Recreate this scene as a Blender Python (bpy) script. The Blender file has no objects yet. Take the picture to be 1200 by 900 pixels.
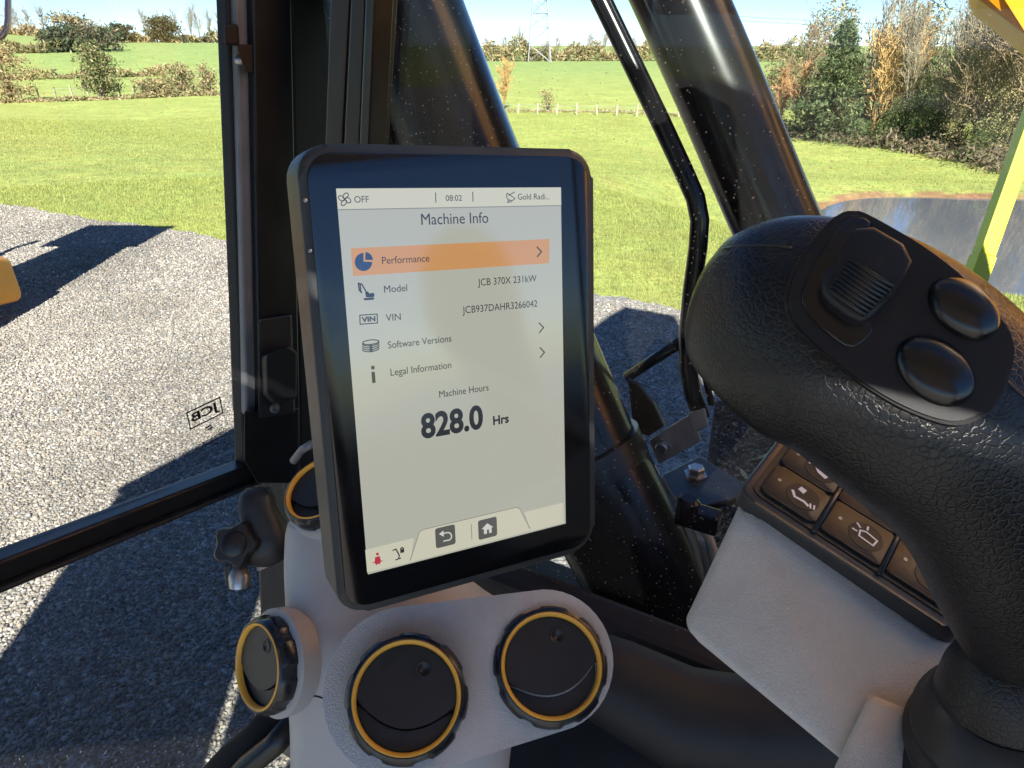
import bpy, bmesh, math, random
import numpy as np
from mathutils import Vector, Matrix
from mathutils.bvhtree import BVHTree
from mathutils.geometry import tessellate_polygon

random.seed(7)
rng = np.random.default_rng(11)
R = math.radians
scene = bpy.context.scene
col = scene.collection

# ------------------------------------------------------------------ camera
HC = 2.5                      # eye height above the gravel pad (seat of a large excavator)
PITCH = R(25.8)
FPX = 826.0                   # focal length for a 1200 px wide frame
CAM = Vector((0, 0, HC))
CF = Vector((0, math.cos(PITCH), -math.sin(PITCH)))
CR = Vector((1, 0, 0))
CU = Vector((0, math.sin(PITCH), math.cos(PITCH)))
cd = bpy.data.cameras.new('camera')
cam = bpy.data.objects.new('camera', cd)
col.objects.link(cam)
cam.location = CAM
cam.rotation_euler = (math.pi / 2 - PITCH, 0, 0)
cd.sensor_fit = 'HORIZONTAL'
cd.sensor_width = 36.0
cd.lens = 36.0 * FPX / 1200.0
cd.clip_start = 0.01
cd.clip_end = 5000
scene.camera = cam

# ------------------------------------------------------------------ sky, sun, exposure
SUN_EL, SUN_AZ = R(38), R(175)          # azimuth clockwise from +Y; the sun stands behind the camera
world = bpy.data.worlds.new('World')
scene.world = world
world.use_nodes = True
wn = world.node_tree
wn.nodes.clear()
sky = wn.nodes.new('ShaderNodeTexSky')
sky.sky_type = 'NISHITA'
sky.sun_disc = False
sky.sun_elevation = SUN_EL
sky.sun_rotation = SUN_AZ
sky.air_density = 0.7
sky.dust_density = 0.0
sky.ozone_density = 8.0
bg = wn.nodes.new('ShaderNodeBackground')
bg.inputs['Strength'].default_value = 0.052
wo = wn.nodes.new('ShaderNodeOutputWorld')
wn.links.new(sky.outputs[0], bg.inputs[0])
wn.links.new(bg.outputs[0], wo.inputs[0])
sl = bpy.data.lights.new('sun', 'SUN')
sl.energy = 4.6
sl.angle = R(0.5)
sl.color = (1.0, 0.95, 0.86)
so = bpy.data.objects.new('sun', sl)
col.objects.link(so)
LDIR = Vector((-math.sin(SUN_AZ) * math.cos(SUN_EL), -math.cos(SUN_AZ) * math.cos(SUN_EL), -math.sin(SUN_EL)))
so.rotation_euler = LDIR.to_track_quat('-Z', 'Y').to_euler()
so.location = (0, -5, 12)
scene.view_settings.view_transform = 'Standard'
scene.view_settings.look = 'None'
scene.view_settings.exposure = 1.9
scene.view_settings.gamma = 1.0
scene.view_settings.use_curve_mapping = False
scene.cycles.max_bounces = 10
scene.cycles.transparent_max_bounces = 16

# ------------------------------------------------------------------ geometry helpers
def ray(px, py):
    return CF + CR * ((px - 600) / FPX) + CU * ((450 - py) / FPX)
def P(px, py, d):
    return CAM + ray(px, py) * d
def on_plane(px, py, o, n):
    r = ray(px, py)
    return CAM + r * ((o - CAM).dot(n) / r.dot(n))
# cab frame: forward, right (the cab is turned to the left of the view)
FW = Vector((-0.866, 0.5, 0))
RT = Vector((0.5, 0.866, 0))
UP = Vector((0, 0, 1))
def cab(f, r, z):
    return CAM + FW * f + RT * r + UP * z
def on_right(px, py, r):
    return on_plane(px, py, cab(0, r, 0), RT)
def on_front(px, py, f):
    return on_plane(px, py, cab(f, 0, 0), FW)
def on_level(px, py, z):
    return on_plane(px, py, Vector((0, 0, z)), UP)

class Fr:
    def __init__(s, o, x, n):
        s.o = Vector(o); s.z = Vector(n).normalized()
        x = Vector(x); s.x = (x - s.z * x.dot(s.z)).normalized(); s.y = s.z.cross(s.x)
    def pt(s, u, v, w=0.0):
        return s.o + s.x * u + s.y * v + s.z * w
    def uv(s, px, py, w=0.0):
        q = on_plane(px, py, s.o + s.z * w, s.z) - s.o
        return (q.dot(s.x), q.dot(s.y))

class MB:
    def __init__(s): s.v = []; s.f = []
    def add(s, vs, fs):
        b = len(s.v); s.v += [Vector(v) for v in vs]; s.f += [tuple(i + b for i in f) for f in fs]; return s
    def quad(s, a, b, c, d): return s.add([a, b, c, d], [(0, 1, 2, 3)])
    def box(s, c, ax, ay, az, bev=0.0, seg=2):
        c, ax, ay, az = map(Vector, (c, ax, ay, az))
        return s.hull([c + ax * i + ay * j + az * k for i in (-1, 1) for j in (-1, 1) for k in (-1, 1)], bev, seg)
    def hull(s, pts, bev=0.0, seg=2):
        bm = bmesh.new()
        for p in pts: bm.verts.new(p)
        r = bmesh.ops.convex_hull(bm, input=bm.verts)
        loose = [g for g in r['geom_unused'] + r['geom_interior'] if isinstance(g, bmesh.types.BMVert)]
        bmesh.ops.delete(bm, geom=list(set(loose)), context='VERTS')
        bmesh.ops.dissolve_limit(bm, angle_limit=0.02, verts=bm.verts, edges=bm.edges)
        if bev > 0:
            bmesh.ops.bevel(bm, geom=list(bm.edges), offset=bev, segments=seg, profile=0.5, affect='EDGES', clamp_overlap=True)
        return s.bm(bm)
    def bm(s, bm):
        bmesh.ops.recalc_face_normals(bm, faces=bm.faces)
        bm.verts.index_update()
        s.add([v.co.copy() for v in bm.verts], [[v.index for v in f.verts] for f in bm.faces]); bm.free(); return s
    def prism(s, poly, n, t, bev=0.0, seg=2):
        """poly: 3-D outline; extruded by -n*t behind it; only the front rim is bevelled"""
        n = Vector(n).normalized(); bm = bmesh.new()
        a = [bm.verts.new(p) for p in poly]; b = [bm.verts.new(Vector(p) - n * t) for p in poly]; k = len(poly)
        bm.faces.new(a); bm.faces.new(b[::-1])
        for i in range(k): bm.faces.new((a[i], b[i], b[(i + 1) % k], a[(i + 1) % k]))
        if bev > 0:
            bm.edges.ensure_lookup_table(); st = set(a)
            bmesh.ops.bevel(bm, geom=[e for e in bm.edges if e.verts[0] in st and e.verts[1] in st], offset=bev, segments=seg, profile=0.5, affect='EDGES', clamp_overlap=True)
        return s.bm(bm)
    def sheet(s, poly):
        t = tessellate_polygon([[Vector(p) for p in poly]])
        return s.add(poly, [tuple(x) for x in t])
    def tube(s, path, rad, seg=10, cap=True):
        path = [Vector(p) for p in path]; n = len(path)
        if not hasattr(rad, '__len__'): rad = [rad] * n
        rings = []; up = None
        for i, p in enumerate(path):
            t = (path[min(i + 1, n - 1)] - path[max(i - 1, 0)]).normalized()
            if up is None: up = t.orthogonal().normalized()
            up = (up - t * up.dot(t)).normalized(); q = t.cross(up)
            rings.append([p + (up * math.cos(2 * math.pi * k / seg) + q * math.sin(2 * math.pi * k / seg)) * rad[i] for k in range(seg)])
        return s.loft(rings, cap)
    def loft(s, rings, cap=True):
        k = len(rings[0]); vs = [v for r in rings for v in r]; fs = []
        for i in range(len(rings) - 1):
            for j in range(k):
                a = i * k + j; b = i * k + (j + 1) % k
                fs.append((a, b, b + k, a + k))
        if cap:
            fs.append(tuple(range(k))[::-1]); fs.append(tuple((len(rings) - 1) * k + j for j in range(k)))
        return s.add(vs, fs)
    def lathe(s, fr, prof, seg=48, mod=None, cap=True, a0=0.0):
        rings = []
        for (r, z) in prof:
            rings.append([fr.pt(*(lambda rr, a: (rr * math.cos(a), rr * math.sin(a), z))(r * (mod(2 * math.pi * k / seg, r, z) if mod else 1), 2 * math.pi * k / seg + a0)) for k in range(seg)])
        return s.loft(rings, cap)
    def build(s, name, mat, parent=None, smooth=False, angle=None):
        me = bpy.data.meshes.new(name)
        org = Vector((0, 0, 0)); p = parent
        while p is not None: org = org + p.location; p = p.parent
        me.from_pydata([v - org for v in s.v], [], s.f)
        me.materials.append(mat)
        if smooth: me.shade_smooth()
        if angle: me.set_sharp_from_angle(angle=R(angle))
        o = bpy.data.objects.new(name, me); col.objects.link(o)
        if parent is not None: o.parent = parent
        return o

def np_obj(name, V, F, mat, parent=None, colors=None, smooth=False):
    """fast mesh from numpy arrays; F is (n,3) or (n,4)"""
    me = bpy.data.meshes.new(name)
    n, k = F.shape
    me.vertices.add(len(V)); me.vertices.foreach_set('co', np.ascontiguousarray(V, dtype=np.float32).ravel())
    me.loops.add(n * k); me.loops.foreach_set('vertex_index', np.ascontiguousarray(F, dtype=np.int32).ravel())
    me.polygons.add(n); me.polygons.foreach_set('loop_start', np.arange(0, n * k, k, dtype=np.int32))
    if smooth: me.polygons.foreach_set('use_smooth', np.ones(n, dtype=bool))
    me.update(calc_edges=True)
    if colors is not None:
        at = me.color_attributes.new('col', 'FLOAT_COLOR', 'POINT')
        c = np.ones((len(V), 4), dtype=np.float32); c[:, :3] = colors
        at.data.foreach_set('color', c.ravel())
    me.materials.append(mat)
    o = bpy.data.objects.new(name, me); col.objects.link(o)
    if parent is not None: o.parent = parent
    return o

def tag(o, label=None, cat=None, group=None, kind=None):
    if label: o['label'] = label
    if cat: o['category'] = cat
    if group: o['group'] = group
    if kind: o['kind'] = kind
    return o
def thing(name, loc, label, cat, group=None):
    o = bpy.data.objects.new(name, None); col.objects.link(o); o.location = loc; o.empty_display_size = 0.1
    return tag(o, label, cat, group)
def copy_tree(o, parent=None):
    c = o.copy(); col.objects.link(c); c.parent = parent
    for ch in list(o.children): copy_tree(ch, c)
    return c

# ------------------------------------------------------------------ materials
def nodes(name):
    m = bpy.data.materials.new(name); m.use_nodes = True
    t = m.node_tree; b = t.nodes['Principled BSDF']; return m, t, b
def N(t, ty, **kw):
    n = t.nodes.new(ty)
    for k, v in kw.items():
        if k in n.inputs: n.inputs[k].default_value = v
        else: setattr(n, k, v)
    return n
def coords(t, kind='Object'):
    return t.nodes.new('ShaderNodeTexCoord').outputs[kind]
def geo_pos(t): return t.nodes.new('ShaderNodeNewGeometry').outputs['Position']
def ramp(t, fac, stops):
    r = t.nodes.new('ShaderNodeValToRGB'); e = r.color_ramp.elements
    while len(e) < len(stops): e.new(0.5)
    for i, (p, c) in enumerate(stops): e[i].position = p; e[i].color = (*c, 1) if len(c) == 3 else c
    t.links.new(fac, r.inputs[0]); return r
def bump(t, b, height, strength, dist):
    n = N(t, 'ShaderNodeBump', Strength=strength, Distance=dist)
    t.links.new(height, n.inputs['Height']); t.links.new(n.outputs[0], b.inputs['Normal']); return n

def plain(name, c, rough=0.5, metal=0.0, var=0.15, scale=60, spec=0.5, grain=0.0, gscale=2500, coat=0.0):
    m, t, b = nodes(name)
    no = N(t, 'ShaderNodeTexNoise', Scale=scale, Detail=5.0); t.links.new(geo_pos(t), no.inputs['Vector'])
    r = ramp(t, no.outputs[0], [(0.3, tuple(x * (1 - var) for x in c)), (0.7, tuple(min(1, x * (1 + var)) for x in c))])
    t.links.new(r.outputs[0], b.inputs['Base Color'])
    rr = N(t, 'ShaderNodeMapRange', **{'To Min': max(0.02, rough - 0.07), 'To Max': min(1, rough + 0.09)})
    t.links.new(no.outputs[0], rr.inputs[0]); t.links.new(rr.outputs[0], b.inputs['Roughness'])
    b.inputs['Metallic'].default_value = metal; b.inputs['Specular IOR Level'].default_value = spec
    if coat: b.inputs['Coat Weight'].default_value = coat; b.inputs['Coat Roughness'].default_value = 0.08
    if grain:
        g = N(t, 'ShaderNodeTexNoise', Scale=gscale, Detail=2.0); t.links.new(geo_pos(t), g.inputs['Vector'])
        bump(t, b, g.outputs[0], grain, 0.0004)
    return m

def leather(name, c, rough, cell, strength, dist, spec=0.5, coarse=0.3):
    """grained plastic or rubber: cracked cell pattern"""
    m, t, b = nodes(name)
    p = geo_pos(t)
    dn = N(t, 'ShaderNodeTexNoise', Scale=cell * 0.9, Detail=3.0); t.links.new(p, dn.inputs['Vector'])
    mx = N(t, 'ShaderNodeMixRGB', Fac=0.0); 
    va = N(t, 'ShaderNodeVectorMath', operation='MULTIPLY_ADD')
    va.inputs[1].default_value = (0.9 / cell,) * 3
    t.links.new(dn.outputs['Color'], va.inputs[0]); t.links.new(p, va.inputs[2])
    vo = N(t, 'ShaderNodeTexVoronoi', feature='DISTANCE_TO_EDGE', Scale=cell); t.links.new(va.outputs[0], vo.inputs['Vector'])
    mr = N(t, 'ShaderNodeMapRange', **{'From Max': 0.16}); mr.interpolation_type = 'SMOOTHSTEP'
    t.links.new(vo.outputs['Distance'], mr.inputs[0])
    fine = N(t, 'ShaderNodeTexNoise', Scale=cell * 5, Detail=2.0); t.links.new(p, fine.inputs['Vector'])
    ad = N(t, 'ShaderNodeMath', operation='MULTIPLY_ADD'); ad.inputs[1].default_value = coarse
    t.links.new(fine.outputs[0], ad.inputs[0]); t.links.new(mr.outputs[0], ad.inputs[2])
    bump(t, b, ad.outputs[0], strength, dist)
    big = N(t, 'ShaderNodeTexNoise', Scale=18, Detail=4.0); t.links.new(p, big.inputs['Vector'])
    r = ramp(t, big.outputs[0], [(0.35, tuple(x * 0.9 for x in c)), (0.65, tuple(x * 1.08 for x in c))])
    t.links.new(r.outputs[0], b.inputs['Base Color'])
    rr = N(t, 'ShaderNodeMapRange', **{'To Min': rough - 0.06, 'To Max': rough + 0.08})
    t.links.new(big.outputs[0], rr.inputs[0]); t.links.new(rr.outputs[0], b.inputs['Roughness'])
    b.inputs['Specular IOR Level'].default_value = spec
    t.nodes.remove(mx)
    return m

def emis(name, c, s, base=(0.01, 0.01, 0.01), rough=0.12):
    m, t, b = nodes(name)
    b.inputs['Base Color'].default_value = (*base, 1); b.inputs['Roughness'].default_value = rough
    b.inputs['Specular IOR Level'].default_value = 1.0
    b.inputs['Emission Color'].default_value = (*c, 1); b.inputs['Emission Strength'].default_value = s
    return m

def pane(name, dust, haze, tint=(0.96, 0.98, 0.97)):
    """clear sheet glass with dried droplets and a dusty film"""
    m, t, b = nodes(name); t.nodes.remove(b); out = t.nodes['Material Output']
    p = geo_pos(t)
    tr = N(t, 'ShaderNodeBsdfTransparent'); tr.inputs[0].default_value = (*tint, 1)
    gl = N(t, 'ShaderNodeBsdfGlossy', Roughness=0.015)
    lw = N(t, 'ShaderNodeLayerWeight', Blend=0.5)
    p5 = N(t, 'ShaderNodeMath', operation='POWER'); p5.inputs[1].default_value = 5.0; t.links.new(lw.outputs['Facing'], p5.inputs[0])
    fr = N(t, 'ShaderNodeMath', operation='MULTIPLY_ADD'); fr.inputs[1].default_value = 0.85; fr.inputs[2].default_value = 0.014; t.links.new(p5.outputs[0], fr.inputs[0])
    m1 = N(t, 'ShaderNodeMixShader'); t.links.new(fr.outputs[0], m1.inputs[0]); t.links.new(tr.outputs[0], m1.inputs[1]); t.links.new(gl.outputs[0], m1.inputs[2])
    df = N(t, 'ShaderNodeBsdfDiffuse'); df.inputs[0].default_value = (0.75, 0.74, 0.7, 1)
    tl = N(t, 'ShaderNodeBsdfTranslucent'); tl.inputs[0].default_value = (0.75, 0.74, 0.7, 1)
    dd = N(t, 'ShaderNodeMixShader', Fac=0.5); t.links.new(df.outputs[0], dd.inputs[1]); t.links.new(tl.outputs[0], dd.inputs[2])
    facs = []
    for sc, thr, keep in ((95.0, 0.06, 0.30), (210.0, 0.11, 0.45), (38.0, 0.03, 0.10)):
        vo = N(t, 'ShaderNodeTexVoronoi', Scale=sc); t.links.new(p, vo.inputs['Vector'])
        sp = N(t, 'ShaderNodeSeparateColor'); t.links.new(vo.outputs['Color'], sp.inputs[0])
        gate = N(t, 'ShaderNodeMath', operation='LESS_THAN'); gate.inputs[1].default_value = keep; t.links.new(sp.outputs[0], gate.inputs[0])
        sz = N(t, 'ShaderNodeMath', operation='MULTIPLY_ADD'); sz.inputs[1].default_value = thr * 1.2; sz.inputs[2].default_value = thr * 0.4; t.links.new(sp.outputs[1], sz.inputs[0])
        lt = N(t, 'ShaderNodeMath', operation='LESS_THAN'); t.links.new(vo.outputs['Distance'], lt.inputs[0]); t.links.new(sz.outputs[0], lt.inputs[1])
        mu = N(t, 'ShaderNodeMath', operation='MULTIPLY'); t.links.new(gate.outputs[0], mu.inputs[0]); t.links.new(lt.outputs[0], mu.inputs[1])
        facs.append(mu)
    mx = facs[0]
    for f in facs[1:]:
        a = N(t, 'ShaderNodeMath', operation='MAXIMUM'); t.links.new(mx.outputs[0], a.inputs[0]); t.links.new(f.outputs[0], a.inputs[1]); mx = a
    no = N(t, 'ShaderNodeTexNoise', Scale=7.0, Detail=6.0); t.links.new(p, no.inputs['Vector'])
    hz = N(t, 'ShaderNodeMapRange', **{'From Min': 0.35, 'From Max': 0.75, 'To Min': haze * 0.4, 'To Max': haze}); t.links.new(no.outputs[0], hz.inputs[0])
    dm = N(t, 'ShaderNodeMath', operation='MULTIPLY_ADD'); dm.inputs[1].default_value = dust; t.links.new(mx.outputs[0], dm.inputs[0]); t.links.new(hz.outputs[0], dm.inputs[2])
    m2 = N(t, 'ShaderNodeMixShader'); t.links.new(dm.outputs[0], m2.inputs[0]); t.links.new(m1.outputs[0], m2.inputs[1]); t.links.new(dd.outputs[0], m2.inputs[2])
    t.links.new(m2.outputs[0], out.inputs[0])
    return m

def vcol(name, rough=0.8, var=0.25, scale=8.0, trans=0.0, spec=0.3):
    """colour from the mesh's own 'col' attribute, broken by noise"""
    m, t, b = nodes(name)
    at = N(t, 'ShaderNodeVertexColor', layer_name='col')
    no = N(t, 'ShaderNodeTexNoise', Scale=scale, Detail=4.0); t.links.new(geo_pos(t), no.inputs['Vector'])
    mr = N(t, 'ShaderNodeMapRange', **{'From Min': 0.3, 'From Max': 0.7, 'To Min': 1 - var, 'To Max': 1 + var}); t.links.new(no.outputs[0], mr.inputs[0])
    mu = N(t, 'ShaderNodeVectorMath', operation='SCALE'); t.links.new(at.outputs[0], mu.inputs[0]); t.links.new(mr.outputs[0], mu.inputs['Scale'])
    t.links.new(mu.outputs[0], b.inputs['Base Color']); b.inputs['Roughness'].default_value = rough; b.inputs['Specular IOR Level'].default_value = spec
    if trans:
        tl = N(t, 'ShaderNodeBsdfTranslucent'); t.links.new(mu.outputs[0], tl.inputs[0])
        ms = N(t, 'ShaderNodeMixShader', Fac=trans); t.links.new(b.outputs[0], ms.inputs[1]); t.links.new(tl.outputs[0], ms.inputs[2])
        t.links.new(ms.outputs[0], t.nodes['Material Output'].inputs[0])
    return m

M = {}
M['black_matte'] = plain('black_matte', (0.012, 0.012, 0.013), 0.55, grain=0.3, spec=0.4)
M['black_satin'] = plain('black_satin', (0.010, 0.010, 0.011), 0.32, scale=25, spec=0.5)
M['black_gloss'] = plain('black_gloss', (0.006, 0.006, 0.008), 0.2, scale=9, spec=0.36)
M['trim_brown'] = plain('trim_brown', (0.018, 0.014, 0.011), 0.42, scale=30)
M['frame_grey'] = plain('frame_grey', (0.17, 0.18, 0.19), 0.3, scale=30, spec=0.7)
M['rubber'] = plain('rubber', (0.016, 0.016, 0.017), 0.45, scale=40, grain=0.2)
M['steel'] = plain('steel', (0.45, 0.45, 0.44), 0.35, metal=0.9, scale=80)
M['zinc'] = plain('zinc', (0.42, 0.36, 0.33), 0.42, metal=0.55, scale=60)
M['screen_glass'] = plain('screen_glass', (0.004, 0.004, 0.005), 0.14, scale=35, var=0.05, spec=0.65)
M['housing'] = plain('housing', (0.03, 0.032, 0.032), 0.42, scale=40, grain=0.3, spec=0.5)
M['grey_plastic'] = leather('grey_plastic', (0.56, 0.535, 0.505), 0.5, 440, 0.6, 0.0006, spec=0.4, coarse=0.6)
M['grey_smooth'] = plain('grey_smooth', (0.42, 0.405, 0.39), 0.42, scale=20, var=0.06, grain=0.2)
M['grip'] = leather('grip', (0.007, 0.007, 0.008), 0.33, 350, 0.34, 0.0005, spec=0.42, coarse=0.12)
M['grip_plate'] = plain('grip_plate', (0.012, 0.013, 0.016), 0.42, scale=20, spec=0.35)
M['button'] = plain('button', (0.008, 0.008, 0.009), 0.24, scale=30, spec=0.6)
M['orange'] = plain('orange', (0.85, 0.42, 0.05), 0.4, var=0.06, scale=40)
M['vent_flap'] = plain('vent_flap', (0.018, 0.018, 0.02), 0.42, grain=0.3)
M['vent_rim'] = plain('vent_rim', (0.012, 0.013, 0.016), 0.26, scale=30, spec=0.6)
M['key'] = plain('key', (0.018, 0.017, 0.016), 0.42, scale=50, spec=0.35)
M['key_frame'] = plain('key_frame', (0.032, 0.032, 0.034), 0.32, scale=40)
M['key_mark'] = plain('key_mark', (0.8, 0.82, 0.84), 0.5, var=0.03)
M['lens'] = plain('lens', (0.012, 0.012, 0.013), 0.5, scale=40, spec=0.25)
M['jcb_yellow'] = plain('jcb_yellow', (0.78, 0.29, 0.005), 0.42, var=0.08, scale=3)
M['lime'] = plain('lime', (0.56, 0.60, 0.02), 0.45, var=0.06, scale=6)
M['glass_right'] = pane('glass_right', 0.42, 0.004)
M['glass_front'] = pane('glass_front', 0.3, 0.012)
M['ink'] = plain('ink', (0.012, 0.012, 0.014), 0.5)
M['wood_post'] = plain('wood_post', (0.30, 0.26, 0.19), 0.85, scale=12, var=0.3)
M['galv'] = plain('galv', (0.22, 0.235, 0.25), 0.6, metal=0.2, scale=4, var=0.15)
M['tyre'] = plain('tyre', (0.014, 0.014, 0.015), 0.8, spec=0.2, grain=0.4, gscale=200)
M['dirt'] = leather('dirt', (0.045, 0.042, 0.038), 0.85, 90, 1.0, 0.008, spec=0.3, coarse=0.9)

# ================================================================== TERRAIN
PAD_C, PAD_S = 7.85, -0.5              # far edge of the gravel pad: y = PAD_C + PAD_S * x
POND = np.array([14.8, 16.6]); POND_A, POND_B, POND_R = 7.3, 6.4, R(0)
WATER_Z = -1.95
def sstep(a, b, x):
    t = np.clip((x - a) / (b - a), 0, 1); return t * t * (3 - 2 * t)
def pond_e(x, y):
    dx, dy = x - POND[0], y - POND[1]; c, s = math.cos(POND_R), math.sin(POND_R)
    u, v = (dx * c + dy * s) / POND_A, (-dx * s + dy * c) / POND_B
    a = np.arctan2(v, u)
    return np.sqrt(u * u + v * v) / (1 + 0.05 * np.sin(3 * a + 1) + 0.03 * np.sin(7 * a))
def pad_edge(x):
    return PAD_C + PAD_S * x + 0.05 * np.sin(x * 2.1) + 0.035 * np.sin(x * 5.3 + 1) + 0.03 * np.sin(x * 17.0) + 0.02 * np.sin(x * 41.0 + 2)
def height(x, y):
    x = np.asarray(x, float); y = np.asarray(y, float)
    s = (y - (PAD_C + PAD_S * x)) * 0.894
    d = np.hypot(x, y)
    z = -2.4 * sstep(0.0, 30.0, s)
    az = x / np.maximum(y, 1.0)
    left = sstep(-0.14, -0.34, az) * (y > 1)
    z = z + left * (5.0 * sstep(95, 235, d) + 9.0 * sstep(-0.42, -0.85, az) * sstep(150, 420, d))
    z = z + (1 - left) * 0.6 * sstep(110, 210, d)
    z = z + 0.05 * np.sin(x * 0.35 + 1) * np.sin(y * 0.27) * sstep(2, 14, s)
    e = pond_e(x, y)
    w = 1 - sstep(1.12, 1.9, e)
    z = z * (1 - w) + (WATER_Z + 0.10) * w
    z = z - 0.7 * (1 - sstep(0.85, 1.07, e))
    return z

def grid(name, xs, ys, mat):
    X, Y = np.meshgrid(xs, ys); Z = height(X, Y)
    V = np.stack([X.ravel(), Y.ravel(), Z.ravel()], 1); nx, ny = len(xs), len(ys)
    i = np.arange((ny - 1) * (nx - 1)); r, c = i // (nx - 1), i % (nx - 1); a = r * nx + c
    F = np.stack([a, a + 1, a + nx + 1, a + nx], 1)
    e = pond_e(X.ravel(), Y.ravel())
    nz = 0.03 * np.sin(V[:, 0] * 3.1) * np.sin(V[:, 1] * 2.7 + 1)
    mud = (1 - sstep(1.06, 1.10, e + nz))[:, None]
    d = np.hypot(V[:, 0], V[:, 1]); 
    near = np.array([0.27, 0.305, 0.085]); far = np.array([0.19, 0.255, 0.085])
    k = sstep(35, 190, d)[:, None]
    c_ = near * (1 - k) + far * k
    c_ = c_ * (1 - mud) + np.array([0.20, 0.12, 0.062]) * mud
    return np_obj(name, V, F, mat, colors=c_, smooth=True)

def lawn_mat():
    m, t, b = nodes('lawn'); p = geo_pos(t)
    at = N(t, 'ShaderNodeVertexColor', layer_name='col')
    acc = None
    for sc, amt in ((0.35, 0.16), (2.2, 0.22), (9.0, 0.30), (45.0, 0.40)):
        no = N(t, 'ShaderNodeTexNoise', Scale=sc, Detail=5.0, Roughness=0.65); t.links.new(p, no.inputs['Vector'])
        mr = N(t, 'ShaderNodeMapRange', **{'From Min': 0.3, 'From Max': 0.7, 'To Min': 1 - amt, 'To Max': 1 + amt}); t.links.new(no.outputs[0], mr.inputs[0])
        if acc is None: acc = mr.outputs[0]
        else:
            mu = N(t, 'ShaderNodeMath', operation='MULTIPLY'); t.links.new(acc, mu.inputs[0]); t.links.new(mr.outputs[0], mu.inputs[1]); acc = mu.outputs[0]
    sc = N(t, 'ShaderNodeVectorMath', operation='SCALE'); t.links.new(at.outputs[0], sc.inputs[0]); t.links.new(acc, sc.inputs['Scale'])
    hs = N(t, 'ShaderNodeTexNoise', Scale=0.9, Detail=4.0); t.links.new(p, hs.inputs['Vector'])
    hm = N(t, 'ShaderNodeMapRange', **{'From Min': 0.3, 'From Max': 0.7, 'To Min': 0.478, 'To Max': 0.515}); t.links.new(hs.outputs[0], hm.inputs[0])
    hv = N(t, 'ShaderNodeHueSaturation'); t.links.new(hm.outputs[0], hv.inputs['Hue']); t.links.new(sc.outputs[0], hv.inputs['Color'])
    t.links.new(hv.outputs[0], b.inputs['Base Color']); b.inputs['Roughness'].default_value = 0.9; b.inputs['Specular IOR Level'].default_value = 0.15
    bn = N(t, 'ShaderNodeTexNoise', Scale=30.0, Detail=6.0, Roughness=0.7); t.links.new(p, bn.inputs['Vector'])
    bump(t, b, bn.outputs[0], 0.7, 0.06)
    return m
M['lawn'] = lawn_mat()
xs = np.unique(np.concatenate([np.linspace(-700, -60, 60), np.linspace(-60, 60, 240), np.linspace(60, 700, 60)]))
ys = np.unique(np.concatenate([np.linspace(-300, -6, 20), np.linspace(-6, 60, 190), np.linspace(60, 300, 90), np.linspace(300, 1500, 40)]))
tag(grid('ground', xs, ys, M['lawn']), kind='structure')

# gravel pad ---------------------------------------------------------
def gravel_mat():
    m, t, b = nodes('gravel'); p = geo_pos(t)
    vo = N(t, 'ShaderNodeTexVoronoi', Scale=42.0); t.links.new(p, vo.inputs['Vector'])
    v2 = N(t, 'ShaderNodeTexVoronoi', Scale=95.0); t.links.new(p, v2.inputs['Vector'])
    sp = N(t, 'ShaderNodeSeparateColor'); t.links.new(vo.outputs['Color'], sp.inputs[0])
    s2 = N(t, 'ShaderNodeSeparateColor'); t.links.new(v2.outputs['Color'], s2.inputs[0])
    av = N(t, 'ShaderNodeMath', operation='MULTIPLY_ADD'); av.inputs[1].default_value = 0.55; t.links.new(sp.outputs[0], av.inputs[0])
    m3 = N(t, 'ShaderNodeMath', operation='MULTIPLY'); m3.inputs[1].default_value = 0.45; t.links.new(s2.outputs[0], m3.inputs[0]); t.links.new(m3.outputs[0], av.inputs[2])
    r = ramp(t, av.outputs[0], [(0.05, (0.08, 0.073, 0.066)), (0.45, (0.25, 0.23, 0.205)), (0.8, (0.40, 0.37, 0.33)), (0.97, (0.58, 0.54, 0.48))])
    big = N(t, 'ShaderNodeTexNoise', Scale=0.8, Detail=6.0); t.links.new(p, big.inputs['Vector'])
    mr = N(t, 'ShaderNodeMapRange', **{'From Min': 0.3, 'From Max': 0.7, 'To Min': 0.66, 'To Max': 1.22}); t.links.new(big.outputs[0], mr.inputs[0])
    sc = N(t, 'ShaderNodeVectorMath', operation='SCALE'); t.links.new(r.outputs[0], sc.inputs[0]); t.links.new(mr.outputs[0], sc.inputs['Scale'])
    t.links.new(sc.outputs[0], b.inputs['Base Color']); b.inputs['Roughness'].default_value = 0.85
    hh = N(t, 'ShaderNodeMath', operation='MULTIPLY_ADD'); hh.inputs[1].default_value = -1.0; t.links.new(vo.outputs['Distance'], hh.inputs[0]); t.links.new(sp.outputs[1], hh.inputs[2])
    bump(t, b, hh.outputs[0], 0.8, 0.012)
    return m
M['gravel'] = gravel_mat()
px_ = np.linspace(-45, 30, 1500)
top = [(x, float(pad_edge(x))) for x in px_]
V, F = [], []
for x, y in top:
    V += [(x, -40, 0.012), (x, min(y, 40.0) - 0.0, 0.012), (x, min(y, 40.0) + 0.12, -0.05)]
for i in range(len(top) - 1):
    a = i * 3
    F += [(a, a + 3, a + 4, a + 1), (a + 1, a + 4, a + 5, a + 2)]
tag(np_obj('gravel_pad', np.array(V), np.array(F), M['gravel']), kind='structure')

def to_px(pts):
    q = pts - np.array(CAM); c = np.array([CR, CU, CF])
    k = q @ c.T
    return 600 + FPX * k[:, 0] / k[:, 2], 450 - FPX * k[:, 1] / k[:, 2], k[:, 2]

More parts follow.
